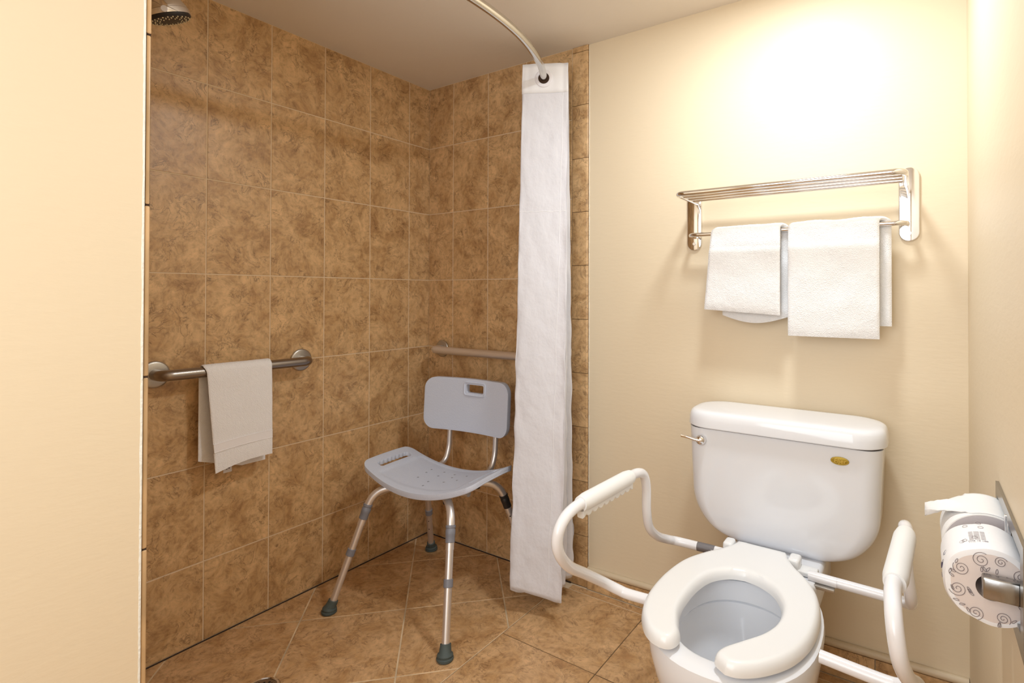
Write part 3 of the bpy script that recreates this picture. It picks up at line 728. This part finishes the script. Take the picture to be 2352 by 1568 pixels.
for y in (-0.142, -0.098, -0.055):
    bm = BM(); add_tube(bm, [Vector((xl, y, ZT)) - RO, Vector((xr_, y, ZT)) - RO], 0.0058, 16); obj('shelf_rail', bm, M['chrome'], rk)
bm = BM(); BZ_, BY_ = 1.2980, -0.068
add_tube(bm, [Vector(p) - RO for p in fillet([(xl - 0.006, -0.006, BZ_), (xl - 0.006, BY_, BZ_), (xr_ + 0.002, BY_, BZ_), (xr_ + 0.002, -0.006, BZ_)], 0.030, 12)], 0.0070, 20); obj('towel_bar', bm, M['chrome'], rk)
# ------------------------------------------------------------------ hand towels on the rack
def hand_towel(label, x0, x1, zf, zb, xb0, xb1, flare, bskew, seed):
    xc = (x0 + x1) / 2
    t = thing('hand_towel', label, 'towel', (xc, BY_, BZ_), 0, 'white towels on the rack bar')
    def xo(w_, u):
        a = x0 + (x1 - x0) * w_
        b = xb0 + (xb1 - xb0) * w_
        k = min(1, max(0, (u - 0.42) / 0.16)); k = k * k * (3 - 2 * k)
        f = max(0, (0.42 - u) / 0.42)
        return a * (1 - k) + b * k + flare * f * (1 - w_) * 1.0
    P = arc_path(zf, zb, BY_, BZ_, 0.0145, 20, 34)
    P = [(BY_ - (p[0] - BY_) - (0.004 if p[1] < BZ_ - 0.05 and p[0] > BY_ else 0), p[1]) for p in P]
    bm = drape(P, 0.0125, x1 - x0, xo, 80, 0.0028, 16, bskew, seed)
    for v in bm.verts: v.co = Vector((v.co.x - xc, v.co.y - BY_, v.co.z - BZ_))
    bmesh.ops.recalc_face_normals(bm, faces=bm.faces[:]); obj('cloth', bm, M['terry2'], t); return t
hand_towel('narrower white terry towel on the left of the wall rack bar', 1.360, 1.566, 1.058, 1.040, 1.386, 1.586, -0.022, lambda w_, u: (-0.014 * w_ * max(0, 1 - u / 0.4) if u < 0.4 else (-0.022 * math.sin(w_ * PI) * max(0, (u - 0.7) / 0.3))), 1.0)
hand_towel('longer, wider white terry towel on the right of the wall rack bar', 1.588, 1.819, 0.986, 1.020, 1.606, 1.846, 0.0, lambda w_, u: 0, 9.0)
# ------------------------------------------------------------------ toilet
TX = 1.5790
to = thing('toilet', 'white two-piece toilet with an open-front seat standing against the cream wall', 'toilet', (1.570, -0.42, 0))
TO = Vector((1.570, -0.42, 0))
def ring(cx, cy, a, bf, bb, z, n=56, e=2.25):
    out = []
    for k in range(n):
        t = 2 * PI * k / n; c, s = math.cos(t), math.sin(t)
        x = abs(c) ** (2 / e) * (1 if c > 0 else -1) * a; y = abs(s) ** (2 / e) * (1 if s > 0 else -1) * (bb if s > 0 else bf)
        out.append(Vector((cx + x, cy + y, z)) - TO)
    return out
bc = 1.568; yc = -0.56
outer = [ring(bc, -0.45, 0.105, 0.22, 0.24, 0.0), ring(bc, -0.45, 0.107, 0.222, 0.24, 0.02), ring(bc, -0.46, 0.098, 0.20, 0.23, 0.06), ring(bc, -0.47, 0.100, 0.20, 0.23, 0.13), ring(bc, -0.50, 0.122, 0.215, 0.23, 0.20),
         ring(bc, -0.53, 0.148, 0.222, 0.235, 0.26), ring(bc, yc + 0.01, 0.164, 0.220, 0.25, 0.315), ring(bc, yc, 0.171, 0.220, 0.26, 0.355), ring(bc, yc, 0.174, 0.222, 0.265, 0.385), ring(bc, yc, 0.172, 0.220, 0.262, 0.397), ring(bc, yc, 0.164, 0.213, 0.255, 0.4015),
         ring(bc, yc, 0.132, 0.178, 0.165, 0.4015), ring(bc, yc, 0.124, 0.170, 0.157, 0.398), ring(bc, yc, 0.121, 0.167, 0.154, 0.388), ring(bc, yc, 0.121, 0.166, 0.153, 0.352), ring(bc, yc, 0.125, 0.170, 0.157, 0.348), ring(bc, yc, 0.128, 0.172, 0.16, 0.343),
         ring(bc, yc, 0.124, 0.168, 0.157, 0.325), ring(bc, yc + 0.005, 0.112, 0.150, 0.145, 0.29), ring(bc, yc + 0.02, 0.092, 0.118, 0.12, 0.25), ring(bc, yc + 0.03, 0.070, 0.085, 0.09, 0.215), ring(bc, yc + 0.03, 0.050, 0.06, 0.065, 0.19), ring(bc, yc + 0.03, 0.03, 0.04, 0.04, 0.175)]
bm = BM(); loft(bm, outer); bowl = obj('bowl', bm, M['porcelain'], to)
bm = BM(); r0 = ring(bc, yc + 0.03, 0.062, 0.075, 0.08, 0.204); bm.faces.new([bm.verts.new(p) for p in r0])
kk = NT('bowl_water'); kk.p.inputs['Transmission Weight'].default_value = 1.0; kk.p.inputs['Roughness'].default_value = 0.0; kk.p.inputs['IOR'].default_value = 1.33; kk.p.inputs['Base Color'].default_value = (0.9, 0.95, 0.95, 1)
obj('water', bm, kk.m, bowl, smooth=False)
# deck between bowl and tank
bm = BM(); add_prism(bm, [(x, y) for x, y in rrect(0.118, 0.150, 0.035, 6)], 0.315, 0.3995, 0.012, lambda p: Vector((p[0] + 1.580, p[1] - 0.195, p[2])) - TO, seg=4)
bmesh.ops.recalc_face_normals(bm, faces=bm.faces[:]); obj('tank_deck', bm, M['porcelain'], to)
bm = BM(); loft(bm, [ring(1.575, -0.22, 0.085, 0.11, 0.13, 0.0), ring(1.575, -0.22, 0.08, 0.11, 0.12, 0.15), ring(1.575, -0.22, 0.095, 0.11, 0.13, 0.33)]); obj('pedestal', bm, M['porcelain'], to)
# tank
def tank_half(z):
    zb, zt_ = 0.392, 0.713; R = 0.138
    k = (z - zb) / (zt_ - zb); wmax = 0.240 + 0.0125 * k
    if z < zb + R:
        u = (zb + R - z) / R; return wmax - (R * 1.05) * (1 - math.sqrt(max(0, 1 - u * u)))
    return wmax
bm = BM(); rings = []
N = 44
for i in range(N + 1):
    u = i / N; z = 0.392 + (0.713 - 0.392) * (1 - math.cos(u * PI / 2)) if u < 1 else 0.713
    w_ = tank_half(z + 1e-6); d = 0.090 + 0.006 * min(1, (z - 0.40) / 0.3) - 0.018 * max(0, 1 - (z - 0.40) / 0.035) ** 2
    rc = min(0.045, w_ * 0.5)
    rings.append([Vector((TX + x, -0.118 + y, z)) - TO for x, y in rrect(w_, d, rc, 8)])
rings.insert(0, [Vector((TX + x * 0.9, -0.118 + y * 0.8, 0.3905)) - TO for x, y in rrect(tank_half(0.3921), 0.072, 0.03, 8)])
loft(bm, rings); bmesh.ops.recalc_face_normals(bm, faces=bm.faces[:]); tank = obj('tank', bm, M['porcelain'], to)
def lidring(w_, d, z, yo=0.0): return [Vector((TX + x, -0.120 + yo + y, z)) - TO for x, y in rrect(w_, d, min(0.075, d - 0.001), 10)]
bm = BM(); loft(bm, [lidring(0.252, 0.099, 0.7165), lidring(0.2585, 0.1045, 0.7165), lidring(0.2610, 0.1065, 0.7190), lidring(0.2605, 0.1060, 0.738), lidring(0.2580, 0.1035, 0.7505), lidring(0.2550, 0.1010, 0.7570), lidring(0.2505, 0.0965, 0.7610), lidring(0.2450, 0.091, 0.7632), lidring(0.2330, 0.082, 0.7642), lidring(0.1800, 0.076, 0.7648)])
obj('tank_lid', bm, M['porcelain'], to)
bm = BM(); add_prism(bm, [(x, y) for x, y in rrect(0.2490, 0.0925, 0.045, 6)], 0.7125, 0.7170, 0, lambda p: Vector((TX + p[0], -0.118 + p[1], p[2])) - TO); obj('lid_gap', bm, M['dark_gap'], to, smooth=False)
# flush lever
YF = -0.2145
fl_ = Vector((1.3725, YF, 0.6800))
bm = BM(); add_lathe(bm, [(0.0145, 0.0), (0.0150, 0.004), (0.0140, 0.010), (0.0105, 0.0155), (0.004, 0.0185)], fl_ - TO, (0, -1, 0), 28)
add_tube(bm, [fl_ + Vector(p) - TO for p in ((0.0, -0.012, 0.0), (-0.014, -0.017, 0.0020), (-0.034, -0.020, 0.0065), (-0.054, -0.018, 0.0090))], lambda t: 0.0068 - 0.0022 * math.sin(t * PI) - 0.001 * t, 16)
obj('flush_lever', bm, M['chrome'], to)
# badge
bd = Vector((1.7365, YF, 0.6795)) - TO
bm = BM(); el = [(0.0215 * math.cos(2 * PI * k / 48), 0.0105 * math.sin(2 * PI * k / 48)) for k in range(48)]
add_prism(bm, el, -0.0006, 0.0022, 0.0006, frame(bd, (1, 0, 0), (0, 0, 1), (0, -1, 0))); bmesh.ops.recalc_face_normals(bm, faces=bm.faces[:]); ba = obj('badge', bm, M['gold'], to)
ba['label'] = 'small oval brass badge'
bm = BM(); add_tube(bm, [bd + Vector((0.0196 * math.cos(2 * PI * k / 48), -0.0024, 0.0088 * math.sin(2 * PI * k / 48))) for k in range(48)], 0.0006, 6, closed=True)
obj('badge_rim', bm, M['golddark'], ba)
def text_mesh(name, s, size, mat, parent, fn, depth=0.0006, shear=0.0):
    cu_ = bpy.data.curves.new(name, 'FONT'); cu_.body = s; cu_.size = size; cu_.extrude = depth; cu_.align_x = 'CENTER'; cu_.align_y = 'CENTER'; cu_.shear = shear
    t_ = bpy.data.objects.new(name, cu_); C.objects.link(t_); bpy.context.view_layer.update()
    me = bpy.data.meshes.new_from_object(t_); bpy.data.objects.remove(t_)
    for v in me.vertices: v.co = fn(v.co)
    me.materials.clear(); me.materials.append(mat); o = bpy.data.objects.new(name, me); C.objects.link(o); o.parent = parent; return o
text_mesh('badge_lettering', 'Eljer', 0.0160, M['golddark'], ba, frame(bd + Vector((0, -0.0024, 0)), (1, 0, 0), (0, 0, 1), (0, -1, 0)), shear=0.2)
# seat
SXc = 1.5540
SEAT_OUT = [(1.554, -0.260), (1.505, -0.260), (1.489, -0.262), (1.484, -0.285), (1.466, -0.325), (1.4320, -0.378), (1.4020, -0.445), (1.3880, -0.535), (1.3900, -0.630), (1.4060, -0.695), (1.4330, -0.742), (1.4580, -0.764), (1.4800, -0.7705)]
SEAT_INL = [(1.554, -0.428), (1.520, -0.440), (1.487, -0.480), (1.4720, -0.550), (1.4740, -0.640), (1.4920, -0.697), (1.5065, -0.728), (1.5060, -0.752), (1.4960, -0.767), (1.4800, -0.7705)]
SEAT_OUTR = [(1.554, -0.260), (1.605, -0.260), (1.621, -0.262), (1.628, -0.285), (1.650, -0.325), (1.688, -0.376), (1.718, -0.435), (1.7330, -0.515), (1.7310, -0.605), (1.7100, -0.682), (1.6740, -0.738), (1.6360, -0.770), (1.6100, -0.776)]
SEAT_INR = [(1.554, -0.428), (1.592, -0.437), (1.630, -0.466), (1.6560, -0.520), (1.6600, -0.585), (1.6440, -0.640), (1.6130, -0.690), (1.5880, -0.730), (1.5850, -0.758), (1.6100, -0.776)]
def sample(P, n):
    L = [0]
    for a, b in zip(P[:-1], P[1:]): L.append(L[-1] + (b - a).length)
    out = []
    for i in range(n + 1):
        s_ = L[-1] * i / n; j = 0
        while j < len(L) - 2 and L[j + 1] < s_: j += 1
        t = 0 if L[j + 1] == L[j] else (s_ - L[j]) / (L[j + 1] - L[j]); out.append(P[j].lerp(P[j + 1], t))
    return out
NO, NR = 64, 20
def sprof(d): return 0.0235 * math.sqrt(max(0.0, 1 - (1 - min(1, max(0, d) / 0.013)) ** 2))   # rounded rim, then flat
_ol = []
for OUT_, IN_ in ((SEAT_OUT, SEAT_INL), (SEAT_OUTR, SEAT_INR)):
    for Q in (OUT_, IN_):
        q_ = catmull([(x, y, 0) for x, y in Q], 8); _ol += list(zip(q_[:-1], q_[1:]))
def seat_dist(p):
    best = 1.0
    for a, b in _ol:
        d = b - a; t = max(0.0, min(1.0, (p - a).dot(d) / max(d.length_squared, 1e-12))); best = min(best, (p - a - d * t).length)
    return best
bm = BM(); b2 = bmesh.new()
for OUT_, IN_ in ((SEAT_OUT, SEAT_INL), (SEAT_OUTR, SEAT_INR)):
    Po = sample(catmull([(x, y, 0) for x, y in OUT_], 8), NO); Pi = sample(catmull([(x, y, 0) for x, y in IN_], 8), NO)
    rowsT = []; rowsB = []
    for i in range(NO + 1):
        T_ = []; B_ = []; wd = (Po[i] - Pi[i]).length
        for j in range(NR + 1):
            t = (1 - math.cos(PI * j / NR)) / 2; p = Po[i].lerp(Pi[i], t)
            h = sprof(min(min(t, 1 - t) * wd, seat_dist(p)))
            T_.append(b2.verts.new((p.x - TO.x, p.y - TO.y, 0.4130 + h))); B_.append(b2.verts.new((p.x - TO.x, p.y - TO.y, 0.4130)))
        rowsT.append(T_); rowsB.append(B_)
    for R_ in (rowsT, rowsB):
        for i in range(NO):
            for j in range(NR): b2.faces.new([R_[i][j], R_[i][j + 1], R_[i + 1][j + 1], R_[i + 1][j]])
bmesh.ops.remove_doubles(b2, verts=b2.verts[:], dist=2e-5)
bmesh.ops.recalc_face_normals(b2, faces=b2.faces[:])
merge(bm, b2); seat = obj('seat', bm, M['seatplastic'], to)
# hinge blocks
for x0, x1 in ((1.460, 1.486), (1.626, 1.654)):
    bm = BM(); add_box(bm, x0 - TO.x, x1 - TO.x, -0.300 - TO.y, -0.258 - TO.y, 0.402, 0.4365, 0.007, 4); obj('seat_hinge', bm, M['seatplastic'], seat)
bm = BM(); add_box(bm, 1.648 - TO.x, 1.694 - TO.x, -0.302 - TO.y, -0.262 - TO.y, 0.4005, 0.4135, 0.004, 3); obj('hinge_plate', bm, M['seatplastic'], seat)
# supply pipe behind the bowl
bm = BM(); add_tube(bm, catmull([(0.0, 0.0, 0.0), (0.0, -0.03, 0.01), (0.0, -0.045, 0.06), (0.005, -0.04, 0.16), (0.005, -0.04, 0.215)], 8), 0.006, 14)
add_lathe(bm, [(0.013, 0), (0.013, 0.02), (0.008, 0.03)], (0, -0.008, 0.0), (0, -1, 0), 18)
add_lathe(bm, [(0.013, 0), (0.015, 0.004), (0.015, 0.025), (0.011, 0.03)], (0.005, -0.04, 0.19), (0, 0, 1), 16)
wp_ = obj('water_supply_hose', bm, M['steel'], loc=(1.405, -0.008, 0.215)); tag(wp_, 'short metal water supply hose behind the toilet below its tank', 'pipe')
# ------------------------------------------------------------------ toilet safety rail
sr = thing('toilet_safety_rail', 'white tubular toilet safety frame with an armrest each side of the seat', 'safety rail', (1.588, -0.45, 0.41))
SO = Vector((1.588, -0.45, 0.41))
def mirror(p, s):
    k = 0 if s > 0 else 0.024 * min(1, max(0, (p[1] + 0.80) / 0.22)) * min(1, max(0, (1.588 - p[0]) / 0.2))
    return Vector((1.588 + s * (p[0] - 1.588) + k, p[1], p[2])) - SO
Lp = [(1.345, -0.622, 0.406), (1.315, -0.628, 0.412), (1.290, -0.655, 0.434), (1.281, -0.722, 0.480), (1.284, -0.795, 0.528), (1.292, -0.845, 0.578), (1.297, -0.858, 0.618), (1.301, -0.838, 0.648), (1.304, -0.790, 0.660), (1.308, -0.70, 0.661), (1.314, -0.570, 0.660), (1.316, -0.520, 0.656), (1.317, -0.490, 0.640), (1.317, -0.476, 0.605), (1.314, -0.468, 0.545), (1.309, -0.440, 0.490), (1.309, -0.388, 0.447), (1.318, -0.335, 0.420), (1.350, -0.307, 0.409)]
for s in (1, -1):
    bm = BM(); add_tube(bm, catmull([mirror(p, s) for p in [(1.445, -0.616, 0.4085)] + Lp + [(1.50, -0.300, 0.4075)]], 8), 0.0118, 22)
    arm = obj('arm_tube', bm, M['whitetube'], sr)
    a, b = mirror((1.3035, -0.780, 0.6590), s), mirror((1.3145, -0.566, 0.6590), s); d = (b - a).normalized()
    bm = BM(); side = d.cross(Vector((0, 0, 1))).normalized(); upv = Vector((0, 0, 1))
    n = 10; rings = []
    for i in range(n + 1):
        t = i / n; c = a.lerp(b, t); r = 0.0185 - (0.0025 if i in (0, n) else 0)
        rings.append([c + side * math.sin(2 * PI * k / 28) * r + upv * math.cos(2 * PI * k / 28) * r for k in range(28)])
    loft(bm, rings)
    n = 108; L_ = (b - a).length; prof_ = []     # scalloped finger ridge below
    for i in range(n + 1):
        t = i / n; ph = (t * 9) % 1.0; prof_.append((a.lerp(b, t), 0.0235 + 0.0065 * abs(math.cos(ph * PI))))
    rings = [[c + side * w_ - upv * h_ for w_, h_ in ((-0.0085, 0.010), (0.0085, 0.010), (0.0080, dpt - 0.002), (0.0055, dpt), (-0.0055, dpt), (-0.0080, dpt - 0.002))] for c, dpt in prof_]
    loft(bm, rings)
    bmesh.ops.recalc_face_normals(bm, faces=bm.faces[:]); obj('hand_grip', bm, M['grip'], arm)
bm = BM()
q = [mirror((1.392, -0.303, 0.4078), 1), mirror((1.440, -0.301, 0.4078), 1)]; add_tube(bm, q, 0.0121, 22, cap=False)
o = obj('scuffed_sticker', bm, M['scuff'], sr)
bm = BM(); add_tube(bm, [mirror((1.740 - 0, -0.303, 0.4078), 1), mirror((1.676, -0.301, 0.4078), 1)], 0.0121, 22, cap=False); obj('rail_sleeve', bm, M['whitetube'], sr)
bm = BM(); add_box(bm, 0.060, 0.148, 0.128, 0.150, -0.0215, -0.0125, 0.002, 2); obj('mounting_bracket', bm, M['steel_light'], sr)
bm = BM(); add_box(bm, -0.148, -0.060, 0.128, 0.150, -0.0215, -0.0125, 0.002, 2); obj('mounting_bracket', bm, M['steel_light'], sr)
# ------------------------------------------------------------------ toilet paper holder and rolls
hd = thing('toilet_paper_holder', 'chrome recessed double toilet paper holder in the right wall', 'toilet paper holder', (XR, -0.788, 0.737))
HO = Vector((XR, -0.788, 0.737))
bm = BM()
a0, a1, b0_, b1_ = ro; 
def hbox(bm, x0, x1, y0, y1, z0, z1, bev=0): add_box(bm, x0 - HO.x, x1 - HO.x, y0 - HO.y, y1 - HO.y, z0 - HO.z, z1 - HO.z, bev, 2)
i0, i1, j0, j1 = ry0 + 0.002, ry1 - 0.002, rz0 + 0.002, rz1 - 0.002
X0, X1 = XR - 0.0045, XR - 0.0002
hbox(bm, X0, X1, a0, a1, j1 - 0.006, b1_, 0); hbox(bm, X0, X1, a0, a1, b0_, j0 + 0.006, 0); hbox(bm, X0, X1, a0, i0 + 0.006, j0 + 0.006, j1 - 0.006, 0); hbox(bm, X0, X1, i1 - 0.006, a1, j0 + 0.006, j1 - 0.006, 0)
obj('flange', bm, M['holder'], hd, smooth=False)
bm = BM()
hbox(bm, XR - .002, XR + 0.078, i0, i1, j1 - 0.0015, j1); hbox(bm, XR - .002, XR + 0.078, i0, i1, j0, j0 + 0.0015); hbox(bm, XR - .002, XR + 0.078, i0, i0 + 0.0015, j0, j1); hbox(bm, XR - .002, XR + 0.078, i1 - 0.0015, i1, j0, j1); hbox(bm, XR + 0.0765, XR + 0.078, i0, i1, j0, j1)
obj('recess_box', bm, M['holder'], hd, smooth=False)
bm = BM(); hbox(bm, XR - 0.0065, XR + 0.075, -0.7775, -0.7735, j0, j1, 0.001); hbox(bm, XR - 0.004, XR + 0.001, -0.783, -0.768, j0, j1, 0.001); obj('divider', bm, M['chrome'], hd, smooth=False)
bm = BM(); hbox(bm, XR - 0.041, XR + 0.010, -0.9020, -0.8840, 0.7230, 0.7500, 0.003); obj('roller_arm', bm, M['holder'], hd)
bm = BM(); add_tube(bm, [Vector((1.989, -0.892, 0.733)) - HO, Vector((1.991, -0.672, 0.725)) - HO], 0.008, 16); obj('roller', bm, M['chrome'], hd)
def make_roll(t, r, L, mat_side, mat_end, core=0.019, soft=0.002, irr=0.0, seed=0):
    n = 72; bm = BM(); prof_ = [(core, 0.0), (r - soft, 0.0), (r - soft * 0.3, soft * 0.3), (r, soft), (r, L - soft), (r - soft, L), (core, L), (core, 0)]
    rings = []
    for rr, h in prof_:
        rg = []
        for k in range(n):
            a = 2 * PI * k / n; q = rr
            if rr > core * 1.2: q += irr * (0.6 * noise.noise(Vector((math.cos(a) * 2.2, math.sin(a) * 2.2, h * 30 + seed))) + 0.4 * math.cos(5 * a))
            rg.append(Vector((math.cos(a) * q, h, math.sin(a) * q)))
        rings.append(rg)
    V = loft(bm, rings, False, False)
    bm.faces.ensure_lookup_table()
    for i, f in enumerate(bm.faces):
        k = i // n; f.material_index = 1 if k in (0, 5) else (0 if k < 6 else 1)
    bmesh.ops.recalc_face_normals(bm, faces=bm.faces[:])
    return bm
r1 = thing('toilet_paper_roll', 'opened toilet paper roll with a loose end, farther of the two on the holder', 'toilet paper', (1.992, -0.757, 0.7275))
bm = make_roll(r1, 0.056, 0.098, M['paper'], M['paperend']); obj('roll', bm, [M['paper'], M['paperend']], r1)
# loose sheet leaving the top of the roll toward the room (-x)
bm = BM(); rows = []
for i in range(26):
    t = i / 25
    if t < 0.45:
        a = PI * (0.36 + 0.25 * t / 0.45); px, pz = math.cos(a) * 0.0572, math.sin(a) * 0.0572; wdt = 1.0
    else:
        u = (t - 0.45) / 0.55; a = PI * 0.61; ex, ez = math.cos(a) * 0.0572, math.sin(a) * 0.0572
        px = ex - 0.058 * u; pz = ez - 0.006 * u - 0.016 * u * u; wdt = 1 - 0.80 * u ** 0.8
    row = []
    for k in range(13):
        s = k / 12; y = 0.002 + 0.094 * (0.5 + (s - 0.5) * wdt) + (0.004 * (t - 0.45) / 0.55 if t > 0.45 else 0)
        dz = (0.010 * math.sin(s * PI * 3 + 2) * (t - 0.45) * (0.6 + t) - 0.050 * max(0, 0.45 - s) * (t - 0.45) * 2 * (1.25 - t) + 0.002 * noise.noise(Vector((t * 22, s * 9, 0))) if t > 0.45 else 0)
        row.append(bm.verts.new((px, y, pz + dz)))
    rows.append(row)
for i in range(25):
    for k in range(12): bm.faces.new([rows[i][k], rows[i][k + 1], rows[i + 1][k + 1], rows[i + 1][k]])
bmesh.ops.recalc_face_normals(bm, faces=bm.faces[:]); sh2 = obj('loose_sheet', bm, M['paper'], r1)
md = sh2.modifiers.new('thickness', 'SOLIDIFY'); md.thickness = 0.0008
r2_ = thing('toilet_paper_roll', 'wrapped toilet paper roll with swirl print, nearer of the two on the wall holder', 'toilet paper', (1.9845, -0.878, 0.7285))
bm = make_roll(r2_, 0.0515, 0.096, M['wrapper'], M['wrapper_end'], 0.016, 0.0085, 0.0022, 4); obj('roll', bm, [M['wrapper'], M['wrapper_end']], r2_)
bm = BM()
def spiral(cx, cz, r, turns, a0, dirn=1):
    P = []
    n = int(turns * 22)
    for k in range(n + 1):
        t = k / n; a = a0 + dirn * t * turns * 2 * PI; P.append((cx + math.cos(a) * r * (1 - t * 0.9), -0.0008, cz + math.sin(a) * r * (1 - t * 0.9)))
    return P
def leaf(cx, cz, l, a):
    c, s = math.cos(a), math.sin(a); P = []
    for k in range(14):
        t = 2 * PI * k / 14; x = math.cos(t) * l; z = math.sin(t) * l * 0.34 * (1 - 0.3 * math.cos(t)); P.append((cx + x * c - z * s, -0.0008, cz + x * s + z * c))
    return P
for cx, cz, r, a in ((-0.031, 0.018, 0.0095, 2.6), (-0.010, 0.034, 0.0100, 1.0), (0.010, 0.036, 0.0070, 0.4), (-0.035, -0.010, 0.0100, 3.5), (-0.016, -0.036, 0.0085, 5.0), (0.012, -0.035, 0.0080, 5.6), (0.030, 0.022, 0.009, 0.2), (0.034, -0.014, 0.009, 6.0)):
    add_tube(bm, spiral(cx, cz, r, 2.1, a), 0.00033, 5)
rr_ = random.Random(11)
for k in range(26):
    a = rr_.uniform(0, 2 * PI); q = rr_.choice((0.024, 0.0445, 0.042)); add_tube(bm, leaf(math.cos(a) * q, math.sin(a) * q, 0.0032, rr_.uniform(0, PI)), 0.0003, 5, closed=True)
def body(a, y, h=0.0): return Vector((math.cos(a) * (0.0518 + h), y, math.sin(a) * (0.0518 + h)))
for k in range(14):
    a = rr_.uniform(1.0, 3.6); y = rr_.uniform(0.01, 0.09); add_tube(bm, [body(a + 0.06 * math.cos(t * PI / 6), y + 0.004 * math.sin(t * PI / 6)) for t in range(12)], 0.00022, 5, closed=True)
obj('swirl_print', bm, M['inkgrey'], r2_)
bm = BM()
for k in range(7):
    for q0, q1 in ((1.62, 1.72), (1.74, 1.86), (1.88, 1.98)):
        y = 0.026 + 0.0045 * k; add_tube(bm, [body(q0 + (q1 - q0) * t / 4, y) for t in range(5)], 0.00028, 4)
obj('printed_text', bm, M['inkgrey'], r2_)
for a, y in ((2.72, 0.030), (2.98, 0.018)):
    bm = BM(); add_tube(bm, [body(a + 0.075 * math.cos(t * PI / 8), y + 0.0045 * math.sin(t * PI / 8), 0.0003) for t in range(14)], 0.0005, 5); obj('recycling_mark', bm, M['ink'], r2_)
bm = BM()
for k in range(3): add_tube(bm, [body(2.42 + 0.06 * k, 0.036 + 0.026 * t) for t in (0, 0.5, 1)], 0.0005, 4)
obj('printed_stripes', bm, M['inkgrey'], r2_)
text_mesh('printed_lettering', 'TMS 10 100', 0.0046, M['ink'], r2_, lambda p: body(1.80 - p.x / 0.0521, 0.0195 + p.y * 0.9, 0.0004 + p.z * 0.3), 0.0003)
